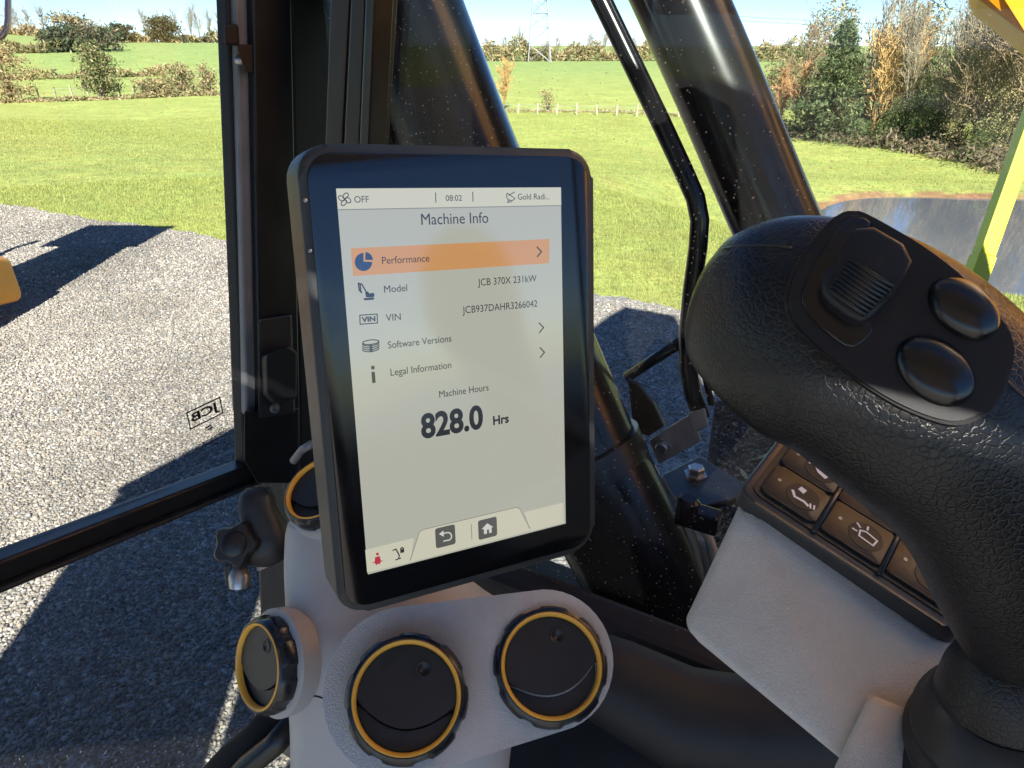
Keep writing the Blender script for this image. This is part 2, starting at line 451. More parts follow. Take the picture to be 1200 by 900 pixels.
# loose stones near the machine
ico = bmesh.new(); bmesh.ops.create_icosphere(ico, subdivisions=1, radius=1.0)
ico.verts.index_update()
IV = np.array([v.co[:] for v in ico.verts]); IF = np.array([[v.index for v in f.verts] for f in ico.faces]); ico.free()
def stones(n, x0, x1, y0, y1, smin, smax, keep):
    p = np.stack([rng.uniform(x0, x1, n), rng.uniform(y0, y1, n), np.zeros(n)], 1)
    u, v, d = to_px(p); k = keep(u, v) & (p[:, 1] < pad_edge(p[:, 0]) - 0.02); p = p[k]; n = len(p)
    s = smin + (smax - smin) * rng.beta(1.4, 4.0, n)
    sc = s[:, None] * rng.uniform(0.6, 1.15, (n, 3)); sc[:, 2] *= 0.7
    shape = IV[None] * (1 + rng.uniform(-0.22, 0.22, (n, 12, 1))) * sc[:, None, :]
    a = rng.uniform(0, 6.283, n); c, sn = np.cos(a), np.sin(a); tl = rng.uniform(-0.5, 0.5, n)
    x = shape[..., 0] * c[:, None] - shape[..., 1] * sn[:, None]; y = shape[..., 0] * sn[:, None] + shape[..., 1] * c[:, None]; z = shape[..., 2] + x * tl[:, None] * 0.5
    W = np.stack([x + p[:, 0:1], y + p[:, 1:2], z + 0.012 + s[:, None] * rng.uniform(-0.1, 0.5, (n, 1))], 2).reshape(-1, 3)
    Fc = (IF[None] + (np.arange(n) * 12)[:, None, None]).reshape(-1, 3)
    g = 0.09 + 0.26 * rng.beta(1.5, 2.8, n) + (rng.random(n) < 0.03) * 0.15
    w = rng.uniform(0.04, 0.2, n)
    g = g * (1 + 0.10 * np.sin(p[:, 0] * 3.1 - p[:, 1] * 1.9 + 2 * np.sin(p[:, 1] * 0.7)) + 0.2 * np.sin(p[:, 0] * 1.7 + 1.1 * np.sin(p[:, 1] * 0.9)) * np.sin(p[:, 1] * 1.3 + p[:, 0] * 0.6))
    cc = np.stack([g * (1 + w), g, g * (1 - w)], 1)
    return W, Fc, np.repeat(cc, 12, 0)
parts = [stones(70000, -3.6, -0.2, 1.0, 4.4, 0.005, 0.021, lambda u, v: (u < 350) & (u > -30) & (v < 930)),
         stones(60000, -6.5, -1.0, 4.2, 7.5, 0.007, 0.022, lambda u, v: (u < 320) & (u > -30)),
         stones(60000, -9.2, -2.0, 7.4, 12.6, 0.009, 0.026, lambda u, v: (u < 300) & (u > -30)),
         stones(14000, 0.3, 2.6, 4.0, 7.2, 0.006, 0.022, lambda u, v: (u > 680) & (u < 960))]
off = 0; VV, FF, CC = [], [], []
for w, f, c in parts: VV.append(w); FF.append(f + off); CC.append(c); off += len(w)
M['stone'] = vcol('stone', 0.8, 0.2, 150.0)
tag(np_obj('gravel_stones', np.concatenate(VV), np.concatenate(FF), M['stone'], colors=np.concatenate(CC)), 'loose grey crushed stones lying over the gravel pad', 'gravel', kind='stuff')

# grass blades -------------------------------------------------------
def blades(n, near, far, hmin, hmax, w0):
    d = near + (far - near) * rng.random(n) ** 0.8
    az = rng.uniform(-0.80, 0.80, n)
    x = d * np.sin(az); y = d * np.cos(az)
    s = y - pad_edge(x)
    e = pond_e(x, y)
    k = (s > 0.0) & (e > 1.07); x, y, d = x[k], y[k], d[k]
    p = np.stack([x, y, height(x, y)], 1); u, v, dd = to_px(p)
    k = (((u > -20) & (u < 290)) | ((u > 580) & (u < 1230))) & (v > -10) & (v < 420); p, d = p[k], d[k]; n = len(p)
    a = rng.uniform(0, 6.283, n); h = rng.uniform(hmin, hmax, n); w = w0 * (0.6 + d / 14.0)
    tx = np.stack([np.cos(a), np.sin(a), np.zeros(n)], 1); ln = np.stack([-np.sin(a), np.cos(a), np.zeros(n)], 1) * (h * rng.uniform(0.1, 0.8, n))[:, None]
    W = np.stack([p - tx * w[:, None], p + tx * w[:, None], p + ln + np.array([0, 0, 1]) * h[:, None]], 1).reshape(-1, 3)
    F = np.arange(n * 3).reshape(-1, 3)
    g = rng.uniform(0.75, 1.25, n); yel = rng.random(n)
    c = np.stack([0.23 * g * (1 + 0.35 * yel), 0.285 * g * (1 + 0.12 * yel), 0.07 * g * (1 + 0.3 * yel)], 1)
    c[rng.random(n) < 0.04] = (0.33, 0.29, 0.12)
    return W, F, np.repeat(c, 3, 0)
bl = [blades(170000, 7, 17, 0.02, 0.06, 0.0035), blades(190000, 15, 60, 0.03, 0.06, 0.004)]
V = np.concatenate([bl[0][0], bl[1][0]]); F = np.concatenate([bl[0][1], bl[1][1] + len(bl[0][0])]); C_ = np.concatenate([bl[0][2], bl[1][2]])
M['blade'] = vcol('blade', 0.7, 0.15, 3.0, trans=0.35)
tag(np_obj('grass', V, F, M['blade'], colors=C_), 'short bright green grass covering the sunlit lawn', 'grass', kind='stuff')

# pond ---------------------------------------------------------------
def water_mat():
    m, t, b = nodes('pond_water')
    b.inputs['Base Color'].default_value = (0.09, 0.10, 0.115, 1); b.inputs['Roughness'].default_value = 0.03; b.inputs['IOR'].default_value = 1.7
    p = geo_pos(t); mp = N(t, 'ShaderNodeMapping'); mp.inputs['Scale'].default_value = (1.0, 0.5, 1.0); t.links.new(p, mp.inputs[0])
    no = N(t, 'ShaderNodeTexNoise', Scale=2.6, Detail=5.0, Roughness=0.55); t.links.new(mp.outputs[0], no.inputs['Vector'])
    bump(t, b, no.outputs[0], 0.06, 0.05); return m
mb = MB()
ang = [2 * math.pi * i / 96 for i in range(96)]
c, s = math.cos(POND_R), math.sin(POND_R)
ring = []
for a in ang:
    u, v = POND_A * 1.12 * math.cos(a), POND_B * 1.12 * math.sin(a)
    ring.append(Vector((POND[0] + u * c - v * s, POND[1] + u * s + v * c, WATER_Z)))
mb.add(ring, [tuple(range(96))])
tag(mb.build('pond', water_mat()), kind='structure')

# ================================================================== VEGETATION
def ground_at(px, py, guess=40.0):
    """where the view ray meets the terrain"""
    r = ray(px, py); lo = 4.0; d = 4.0
    while d < 900:
        q = CAM + r * d
        if q.z < float(height(q.x, q.y)): break
        d *= 1.01
    return CAM + r * d
def at_dist(px, dist):
    r = ray(px, 60); h = Vector((r.x, r.y, 0)).normalized() * dist
    return Vector((h.x, h.y, float(height(h.x, h.y))))
def px_m(p):           # metres per photo pixel at point p
    return (p - CAM).dot(CF) / FPX

def branch_net(seed, H, spread, levels, trunk_r, up=0.6, lean=(0, 0), kids=(5, 4, 4), start=0.25):
    rg = np.random.default_rng(seed); segs = []
    def grow(p, d, L, r, lv):
        n = 4 if lv == 0 else 3
        pts = [np.array(p)]; rad = [r]
        for i in range(n):
            d = d + rg.normal(0, 0.10 + 0.06 * lv, 3); d[2] += 0.05 * up * lv; d /= np.linalg.norm(d)
            pts.append(pts[-1] + d * L / n); rad.append(r * (1 - 0.72 * (i + 1) / n))
        for i in range(n): segs.append((pts[i], pts[i + 1], rad[i], rad[i + 1]))
        if lv < levels:
            k = kids[min(lv, len(kids) - 1)]
            for j in range(k):
                f = start + (1 - start) * (j + rg.random()) / k if lv == 0 else 0.2 + 0.8 * (j + rg.random()) / k
                i = min(n - 1, int(f * n)); q = pts[i] + (pts[i + 1] - pts[i]) * (f * n - i)
                a = rg.uniform(0, 6.283); out = np.array([math.cos(a), math.sin(a), 0])
                nd = d * up + out * spread + np.array([0, 0, 0.25]); nd /= np.linalg.norm(nd)
                grow(q, nd, L * rg.uniform(0.38, 0.6) * (1 - 0.35 * f if lv == 0 else 1), max(r * (1 - 0.7 * f) * 0.6, 0.006), lv + 1)
    grow((0, 0, 0), np.array([lean[0], lean[1], 1.0]), H, trunk_r, 0)
    return segs
def segs_mesh(segs, k=3):
    A = np.array([s[0] for s in segs]); B = np.array([s[1] for s in segs]); ra = np.array([s[2] for s in segs]); rb = np.array([s[3] for s in segs])
    t = B - A; t /= np.linalg.norm(t, axis=1)[:, None] + 1e-9
    u = np.cross(t, [0.31, 0.17, 0.93]); u /= np.linalg.norm(u, axis=1)[:, None] + 1e-9; w = np.cross(t, u)
    V = []
    for (Q, r) in ((A, ra), (B, rb)):
        for j in range(k):
            a = 2 * math.pi * j / k; V.append(Q + (u * math.cos(a) + w * math.sin(a)) * r[:, None])
    V = np.stack(V, 1).reshape(-1, 3); n = len(segs); base = np.arange(n) * 2 * k
    F = np.concatenate([np.stack([base + j, base + (j + 1) % k, base + k + (j + 1) % k, base + k + j], 1) for j in range(k)])
    return V, F
def leaf_cards(P_, size, rg, cols, elong=1.4):
    n = len(P_); a = rg.normal(0, 1, (n, 3)); a /= np.linalg.norm(a, axis=1)[:, None]
    b = np.cross(a, rg.normal(0, 1, (n, 3))); b /= np.linalg.norm(b, axis=1)[:, None] + 1e-9
    s = size * rg.uniform(0.6, 1.3, (n, 1))
    V = np.stack([P_ - a * s * elong, P_ + b * s * 0.6, P_ + a * s * elong, P_ - b * s * 0.6], 1).reshape(-1, 3)
    F = np.arange(n * 4).reshape(-1, 4)
    c = np.array(cols)[rg.integers(0, len(cols), n)] * rg.uniform(0.86, 1.14, (n, 1))
    return V, F, np.repeat(c, 4, 0)
M['bark'] = vcol('bark', 0.9, 0.3, 6.0)
M['leaf'] = vcol('leaf', 0.7, 0.2, 2.0, trans=0.25)

def bare_proto(seed, H, spread, bark, twig, lean=(0, 0), up=0.8, kids=(9, 6, 5), start=0.18, tw=0.010):
    sg = branch_net(seed, H * 0.78, spread, 3, H * 0.016, up, lean, kids, start)
    th = H * 0.006
    big = [s for s in sg if s[2] > th]; fine = [(s[0], s[1], max(s[2], tw), max(s[3], tw * 0.7)) for s in sg if s[2] <= th]
    return (segs_mesh(big, 5), bark, segs_mesh(fine, 3), twig)
def place_bare(name, proto, loc, rz, sc, label, group, parts=('trunk', 'crown')):
    """proto meshes are built once and shared"""
    t = thing(name, loc, label, 'tree', group); t.rotation_euler.z = rz; t.scale = (sc, sc, sc)
    for nm in parts:
        o = bpy.data.objects.new(nm, proto[nm]); col.objects.link(o); o.parent = t
    return t
def proto_meshes(pr, leaves=None):
    out = {}
    (V, F), bark, (V2, F2), twig = pr
    o = np_obj('trunk', V, F, M['bark'], colors=np.tile(np.array(bark), (len(V), 1)), smooth=True); out['trunk'] = o.data; bpy.data.objects.remove(o)
    C1 = np.tile(np.array(twig), (len(V2), 1)) * np.repeat(np.random.default_rng(1).uniform(0.7, 1.3, len(V2) // 6), 6)[:, None]
    if leaves is not None:
        LV, LF, LC = leaves; F2 = np.concatenate([F2, LF + len(V2)]); V2 = np.concatenate([V2, LV]); C1 = np.concatenate([C1, LC])
    o = np_obj('crown', V2, F2, M['leaf'] if leaves is not None else M['bark'], colors=C1); out['crown'] = o.data; bpy.data.objects.remove(o)
    return out

GREY_TW, BROWN_TW, GOLD_TW, ORANGE_TW, OLIVE_TW = (0.24, 0.205, 0.14), (0.22, 0.16, 0.095), (0.46, 0.30, 0.12), (0.36, 0.20, 0.10), (0.20, 0.17, 0.07)
BARK = (0.10, 0.085, 0.065)
PB = {}
PB['grey'] = [proto_meshes(bare_proto(20 + i, 7.0, 0.42, BARK, GREY_TW, up=1.0, lean=((-0.12, 0.1, 0.0)[i], 0.0), kids=(13, 8, 6), tw=0.015)) for i in range(3)]
PB['brown'] = [proto_meshes(bare_proto(40 + i, 6.0, 0.75, BARK, BROWN_TW, up=0.6, kids=(12, 8, 6), tw=0.015)) for i in range(2)]
PB['gold'] = [proto_meshes(bare_proto(60 + i, 6.0, 0.42, (0.2, 0.13, 0.06), GOLD_TW, up=0.9, kids=(17, 9, 7), start=0.08, tw=0.019)) for i in range(2)]
PB['orange'] = [proto_meshes(bare_proto(70 + i, 5.0, 0.36, (0.2, 0.12, 0.07), ORANGE_TW, up=1.0, kids=(15, 9, 6), start=0.15, tw=0.018)) for i in range(2)]
def conifer_proto(seed, H, wide):
    rg = np.random.default_rng(seed); segs = []; pts = []
    nlev = 34
    for i in range(nlev):
        f = (i + 0.6) / nlev; z = H * (0.06 + 0.94 * f); L = wide * (1 - f) ** 0.8 * rg.uniform(0.7, 1.2) + 0.12
        for j in range(9):
            a = rg.uniform(0, 6.283); d = np.array([math.cos(a), math.sin(a), -0.12 + 0.35 * f]); l = L * rg.uniform(0.55, 1.15)
            p0 = np.array([0, 0, z]); p1 = p0 + d * l
            segs.append((p0, p1, 0.025, 0.008)); m = int(16 + 34 * l / wide)
            u = rg.random(m) ** 0.7
            pts.append(p0 + np.outer(u, p1 - p0) + rg.normal(0, 0.09 + 0.05 * l, (m, 3)) * np.array([1, 1, 0.7]))
    Q = np.concatenate(pts)
    lv = leaf_cards(Q, 0.085, rg, [(0.06, 0.09, 0.036), (0.085, 0.115, 0.045), (0.045, 0.07, 0.03), (0.14, 0.165, 0.07)], 1.8)
    n = 8; tz = np.linspace(0, H * 0.97, n + 1)
    tr = [(np.array([0, 0, tz[i]]), np.array([0, 0, tz[i + 1]]), 0.13 * (1 - i / n) + 0.01, 0.13 * (1 - (i + 1) / n) + 0.01) for i in range(n)]
    return proto_meshes((segs_mesh(tr, 6), (0.09, 0.065, 0.045), segs_mesh(segs, 3), (0.08, 0.06, 0.04)), lv)
def shrub_proto(seed, H, W, n, cols, size=0.05, clumps=26, taper=0.0):
    rg = np.random.default_rng(seed); segs = []; pts = []
    for i in range(clumps):
        a = rg.uniform(0, 6.283); f = rg.uniform(0.12, 1.0); rr = W * 0.5 * rg.uniform(0.1, 1.0) * (1 - taper * f) * math.sqrt(max(0.05, 1 - (f - 0.4) ** 2 * 1.8))
        cpt = np.array([math.cos(a) * rr, math.sin(a) * rr, H * f * 0.93])
        mid = np.array([cpt[0] * 0.35, cpt[1] * 0.35, cpt[2] * 0.55])
        segs.append((np.zeros(3), mid, 0.03 * H / 3, 0.016 * H / 3)); segs.append((mid, cpt, 0.016 * H / 3, 0.006))
        m = n // clumps; pts.append(cpt + rg.normal(0, 1, (m, 3)) * np.array([W * 0.11, W * 0.11, H * 0.075]))
    Q = np.concatenate(pts); Q = Q[Q[:, 2] > 0.02]
    return proto_meshes((segs_mesh(segs, 4), (0.1, 0.08, 0.06), segs_mesh(segs[:4], 3), (0.1, 0.08, 0.06)), leaf_cards(Q, size, rg, cols))
GREENS = [(0.095, 0.128, 0.041), (0.068, 0.101, 0.034), (0.135, 0.155, 0.054)]
DARKS = [(0.06, 0.07, 0.035), (0.08, 0.09, 0.045), (0.045, 0.058, 0.03)]
OLIVES = [(0.203, 0.189, 0.081), (0.257, 0.223, 0.101), (0.135, 0.135, 0.061), (0.324, 0.257, 0.135)]
TANS = [(0.325, 0.237, 0.125), (0.25, 0.188, 0.1), (0.175, 0.15, 0.075), (0.4, 0.312, 0.175)]
BRAMBLE = [(0.15, 0.112, 0.075), (0.105, 0.09, 0.06), (0.195, 0.15, 0.09), (0.09, 0.105, 0.045)]

ORD = ['', 'first', 'second', 'third', 'fourth', 'fifth', 'sixth', 'seventh', 'eighth', 'ninth', 'tenth', 'eleventh', 'twelfth', 'thirteenth', 'fourteenth', 'fifteenth', 'sixteenth']
# ---- the wood beyond the pond
con = conifer_proto(5, 6.6, 3.1)
def wood_at(px, dist): return at_dist(px, dist)
def place(name, proto, px, dist, sc, label, cat='tree', group=None, rz=None, base=None):
    loc = at_dist(px, dist) if base is None else base
    t = place_bare(name, proto, loc, random.uniform(0, 6.28) if rz is None else rz, sc, label, group); t['category'] = cat
    return t
place('conifer_tree', con, 988, 45.5, 0.9, 'tall dark green conifer, the highest tree beyond the pond')
place('conifer_tree', con, 1037, 60, 0.9, 'dark conifer top showing behind the golden tree')
place('conifer_tree', con, 1080, 58, 0.9, 'dark conifer just right of the golden tree, set back in the wood')
place('golden_tree', PB['gold'][0], 1042, 46, 0.95, 'golden tan leafless tree in the middle of the wood', rz=0.4)
place('golden_tree', PB['gold'][1], 1064, 47, 0.95, 'golden twiggy tree close beside the larger golden tree', rz=2.4)
place('orange_tree', PB['orange'][0], 925, 49, 0.66, 'small orange brown leafless tree at the left end of the wood', rz=1.0)
place('orange_tree', PB['orange'][1], 945, 48, 0.72, 'orange brown leafless tree just left of the tall conifer', rz=3.0)
wood = [(1085, 45, 'grey'), (1100, 47, 'grey'), (1112, 44, 'grey'), (1127, 46, 'grey'), (1140, 43, 'grey'), (1152, 45, 'grey'), (1165, 42, 'brown'), (1176, 44, 'grey'),
        (1188, 41, 'brown'), (1200, 43, 'grey'), (1214, 40, 'brown'), (1230, 42, 'grey'), (1120, 50, 'grey'), (1147, 50, 'grey'), (1170, 49, 'grey'), (1196, 48, 'grey'), (1212, 47, 'grey'),
        (1010, 52, 'grey'), (960, 53, 'brown'), (1250, 40, 'brown'), (1275, 41, 'grey')]
for i, (px, d, k) in enumerate(wood):
    row = sorted(w[0] for w in wood if (w[1] < 47) == (d < 47)); k_ = row.index(px) + 1
    place('bare_tree', PB[k][i % len(PB[k])], px, d, random.uniform(0.92, 1.1) * (1.15 if k == 'brown' else 1), 'leafless %s tree, %s from the left in the wood\'s %s row' % ('grey' if k == 'grey' else 'brown', ORD[k_], 'front' if d < 47 else 'back'), group='leafless trees of the wood', rz=i * 1.3)
ever = shrub_proto(81, 3.4, 3.0, 6000, GREENS, 0.05)
olive = shrub_proto(82, 3.6, 2.8, 6000, OLIVES, 0.045)
for px, d, pr, sc, lab in ((1072, 44.5, ever, 0.95, 'light green evergreen bush under the golden trees'), (1105, 43.5, ever, 0.85, 'dark leafy bush in the middle of the wood edge'),
                           (975, 47, ever, 1.0, 'leafy green bush at the foot of the tall conifer'), (1150, 41.5, olive, 0.9, 'olive bush among the leafless trees near the yellow rail'),
                           (1180, 39.5, ever, 0.7, 'low green bush behind the yellow rail'), (1195, 40.5, olive, 1.2, 'tall olive bush at the right end of the wood'), (1120, 46, olive, 1.3, 'tall olive thicket between leafless trunks'),
                           (905, 52, ever, 0.8, 'rounded green bush left of the orange trees'), (1000, 46, olive, 0.9, 'olive bush between the conifer and the golden tree')):
    place('bush', pr, px, d, sc * 0.8, lab, 'bush')
# dense bramble strip under the trees
def hedge(name, pts, H, W, per_m, cols, size, label, seed, cat='hedge', twig=None):
    rg = np.random.default_rng(seed); Q = []
    for a, b in zip(pts[:-1], pts[1:]):
        a, b = np.array(a), np.array(b); L = np.linalg.norm(b - a); n = int(L * per_m)
        u = rg.random(n)[:, None]; q = a + (b - a) * u
        lump = 0.62 + 0.38 * np.sin(u[:, 0] * L * 0.55 + seed) * np.sin(u[:, 0] * L * 0.23 + 1) + rg.normal(0, 0.08, n)
        nn = np.array([-(b - a)[1], (b - a)[0]]) / L
        q = q + nn * rg.normal(0, W * 0.35, (n, 1)); z = rg.random(n) ** 0.8 * H * np.clip(lump, 0.25, 1.3)
        Q.append(np.stack([q[:, 0], q[:, 1], height(q[:, 0], q[:, 1]) + z], 1))
    Q = np.concatenate(Q); V, F, Cc = leaf_cards(Q, size, rg, cols, 2.2)
    return tag(np_obj(name, V, F, M['leaf'], colors=Cc), label, cat, kind='stuff')
def xy(px, d): q = at_dist(px, d); return (q.x, q.y)
hedge('bramble_thicket', [xy(915, 47.5), xy(980, 46), xy(1060, 43.6), xy(1120, 42), xy(1180, 39.5), xy(1260, 36)], 1.4, 2.0, 520, BRAMBLE, 0.06, 'dark brown bramble thicket along the foot of the wood', 3, 'thicket')
hedge('wood_backdrop', [xy(900, 66), xy(1000, 66), xy(1100, 64), xy(1200, 62), xy(1300, 60)], 8.0, 5.0, 1100, TANS + BRAMBLE + OLIVES + GREENS, 0.085, 'mass of far trees closing the back of the wood', 5, 'trees')

# ---- far hedgerow in the middle, at the pylon's foot
hedge('far_hedgerow', [xy(540, 205), xy(640, 208), xy(700, 210), xy(770, 212), xy(860, 215), xy(930, 215)], 6.2, 3.0, 130, TANS + OLIVES, 0.26, 'brown winter hedgerow along the far field below the pylon', 9)
for i, px in enumerate((556, 572, 590, 618, 655, 688, 706, 722, 745, 770, 790)):
    place('hedgerow_tree', PB['brown' if i % 3 else 'grey'][i % 2], px, 212 + (i % 3) * 4, random.uniform(0.9, 1.25), 'leafless tree in the far hedgerow behind the green field, %s from the left' % ORD[i + 1], group='trees of the far hedgerow')
base = ground_at(598, 116)
place('willow_bush', PB['gold'][0], 590, 0, 0.62, 'pale yellow leafless bush right of the thick black pillar, in the field', 'bush', base=at_dist(590, 62))
sb = shrub_proto(91, 1.6, 1.6, 500, OLIVES + TANS, 0.06)
place('thorn_bush', sb, 645, 0, 1.0, 'small round bush on the fence line of the middle field', 'bush', base=at_dist(643, 60))
# fence of the middle field
def fence(pts, label, n, post_h, rail=True):
    a, b = Vector(pts[0]), Vector(pts[1]); t = thing('field_fence', a, label, 'fence')
    for i in range(n):
        q = a.lerp(b, i / (n - 1)); q.z = float(height(q.x, q.y)); h = post_h * random.uniform(0.85, 1.1)
        MB().box(q + UP * h / 2, (0.06, 0, 0), (0, 0.06, 0), UP * (h / 2 + 0.05) + Vector((random.uniform(-.05, .05), 0, 0)), 0.01, 1).build('post', M['wood_post'], t)
    for k in (0.45, 0.85):
        pth = [(lambda q: Vector((q.x, q.y, float(height(q.x, q.y)) + post_h * k)))(a.lerp(b, i / 12)) for i in range(13)]
        MB().tube(pth, 0.012, 4).build('wire', M['galv'], t)
    return t
fence([at_dist(562, 59), at_dist(880, 57)], 'line of short pale posts with wire across the middle field', 14, 0.72)
hedge('field_margin', [xy(560, 60), xy(700, 59.5), xy(880, 57.5)], 0.28, 0.5, 60, TANS, 0.06, 'strip of dry tussocks along the fence of the middle field', 13, 'grass')

# ---- left: shrubs and hedges beyond the lawn
LD = 84
def left_shrub(px, d, H, W, cols, label, seed, n=2600, size=0.10, taper=0.2):
    place('field_shrub', shrub_proto(seed, H, W, n, cols, size, 30, taper), px, d, 1.0, label, 'shrub')
left_shrub(106, LD, 4.8, 4.2, OLIVES + GREENS, 'largest rounded olive shrub at the far edge of the lawn', 101, 3600, 0.11, 0.35)
left_shrub(-2, LD, 4.8, 4.4, TANS, 'pale brown shrub cut by the left edge of the picture', 102)
left_shrub(201, LD + 2, 3.0, 3.6, OLIVES + TANS, 'pale olive shrub between the largest shrub and the window frame', 103)
left_shrub(237, LD + 4, 3.0, 2.2, TANS, 'thin tan shrub close to the window frame', 104, 1000)
left_shrub(266, LD + 4, 2.8, 3.0, OLIVES, 'small olive shrub half hidden by the window frame', 105, 1200)
left_shrub(165, LD, 1.9, 3.4, OLIVES + TANS, 'low shrub right of the largest shrub', 106, 1200)
left_shrub(182, LD, 1.4, 2.6, OLIVES, 'low ragged shrub beside the ditch', 107, 900)
hedge('ditch_margin', [xy(-30, LD - 1), xy(60, LD - 1), xy(150, LD - 1), xy(220, LD + 1), xy(300, LD + 2)], 0.55, 1.4, 90, TANS + OLIVES, 0.12, 'strip of dry grass and brambles along the far edge of the lawn', 15, 'grass')
fence([at_dist(10, LD + 3), at_dist(285, LD + 5)], 'pale post and wire fence behind the shrubs at the lawn edge', 16, 1.1)
hedge('middle_hedgerow', [xy(-20, 122), xy(60, 122), xy(150, 124), xy(190, 128)], 1.5, 1.5, 60, OLIVES + TANS, 0.17, 'low thin hedgerow across the left field', 17)
hedge('upper_hedgerow', [xy(-30, 176), xy(40, 176), xy(70, 178)], 2.6, 2.0, 60, OLIVES + DARKS, 0.25, 'dark hedgerow in front of the upper left field', 18)
for px, d, H, W, cols, lab, sd in ((75, 180, 4.6, 8.5, DARKS, 'dark evergreen thicket at left of the hill, leftmost dark clump', 111), (108, 182, 4.6, 11, DARKS + BRAMBLE, 'broad dark thicket above the largest shrub', 112),
                                   (146, 225, 4.2, 8.0, DARKS, 'rounded dark trees on the crest at centre of the left window', 113), (196, 235, 6.6, 9.5, DARKS, 'tall dark evergreen clump on the crest near the window frame', 114),
                                   (90, 205, 6.4, 14, TANS + BRAMBLE, 'brown leafless copse on the hill behind the dark thickets', 115)):
    place('copse', shrub_proto(sd, H, W, 2200, cols, 0.30, 30, 0.2), px, d, 1.0, lab, 'trees')
for i, px in enumerate((178, 186, 216, 226, 238, 248, 262)):
    place('crest_tree', PB['grey'][i % 3], px, 245 + (i % 2) * 8, random.uniform(1.15, 1.4), 'pale leafless tree on the crest behind the left field, %s from the left' % ORD[i + 1], group='leafless trees on the crest')
for i, px in enumerate((-5, 8, 20, 31, 44, 57)):
    place('hill_tree', PB['brown'][i % 2], px, 300 + (i % 3) * 6, random.uniform(1.3, 1.55), 'leafless brown tree on the hilltop at far left, %s from the left' % ORD[i + 1], group='leafless trees on the hilltop')
hedge('hill_hedgerow', [xy(-30, 285), xy(30, 285), xy(70, 280)], 3.2, 3.0, 60, TANS, 0.35, 'tan hedgerow on the hilltop at far left', 19)
hedge('crest_hedgerow', [xy(120, 248), xy(180, 250), xy(300, 255)], 3.4, 3.0, 60, TANS + OLIVES, 0.35, 'pale hedgerow along the crest beyond the left field', 20)

# ---- pylon and wires
pyl = at_dist(632, 200)
t = thing('electricity_pylon', pyl, 'grey steel lattice pylon rising above the far hedgerow', 'pylon')
def pw(z): return 2.9 - 1.45 * z / 18.0 if z < 18 else 1.45 - 0.04 * (z - 18)
PH = 34
for sx, sy in ((-1, -1), (1, -1), (1, 1), (-1, 1)):
    MB().tube([pyl + Vector((sx * pw(z), sy * pw(z), z)) for z in (0, 6, 12, 18, PH)], 0.13, 4).build('leg', M['galv'], t)
mb = MB(); zs = [0, 4, 8, 11, 14, 16.5, 18.5, 21, 24, 27, 30, 33]
for z0, z1 in zip(zs[:-1], zs[1:]):
    for k in range(4):
        c4 = ((-1, -1), (1, -1), (1, 1), (-1, 1)); a, b = c4[k], c4[(k + 1) % 4]
        p = lambda q, z: pyl + Vector((q[0] * pw(z), q[1] * pw(z), z))
        mb.tube([p(a, z0), p(b, z1)], 0.06, 3); mb.tube([p(b, z0), p(a, z1)], 0.06, 3); mb.tube([p(a, z1), p(b, z1)], 0.06, 3)
mb.build('bracing', M['galv'], t)
for z in (22, 27, 32):
    mb = MB(); L = 6 if z == 27 else 4.8
    for s in (-1, 1):
        for e in (-0.8, 0.8):
            mb.tube([pyl + Vector((0, e, z)), pyl + Vector((s * L, 0, z + 0.5))], 0.07, 3); mb.tube([pyl + Vector((0, e, z + 1.6)), pyl + Vector((s * L, 0, z + 0.5))], 0.07, 3)
    mb.build('crossarm', M['galv'], t)
for i, (pa, pb, lab) in enumerate((((855, 24), (1225, 40), 'lower overhead wire crossing the sky above the wood'), ((855, 19), (1225, 36), 'upper overhead wire crossing the sky above the wood'))):
    a, b = P(pa[0], pa[1], 150), P(pb[0], pb[1], 150); d = (b - a)
    pts = [a + d * (k / 10 * 1.4 - 0.2) - UP * (1.2 * (1 - (k / 5 - 1) ** 2) - 0.8) * 0.4 for k in range(11)]
    tag(MB().tube(pts, 0.045, 4).build('power_line', M['black_matte']), lab, 'wire')

# ---- yellow machine at the left edge of the frame
b0 = Vector((-5.75, 5.9, 0))
t = thing('site_dumper', b0, 'yellow site dumper with black canopy at the left edge, casting a long shadow', 'dumper')
MB().hull([b0 + Vector(v) for v in ((-0.8, -0.7, 0.42), (0.8, -0.7, 0.42), (0.8, 0.95, 0.14), (-0.8, 0.95, 0.14), (-0.85, -0.75, 1.25), (0.85, -0.75, 1.25), (0.82, 0.9, 0.60), (-0.82, 0.9, 0.60))], 0.06, 3).build('body', M['jcb_yellow'], t, True, 40)
MB().hull([b0 + Vector(v) for v in ((-0.9, -2.2, 0.75), (0.9, -2.2, 0.75), (0.75, -0.9, 0.6), (-0.75, -0.9, 0.6), (-1.0, -2.4, 1.4), (1.0, -2.4, 1.4), (0.95, -0.85, 1.5), (-0.95, -0.85, 1.5))], 0.05, 2).build('skip', M['jcb_yellow'], t, True, 40)
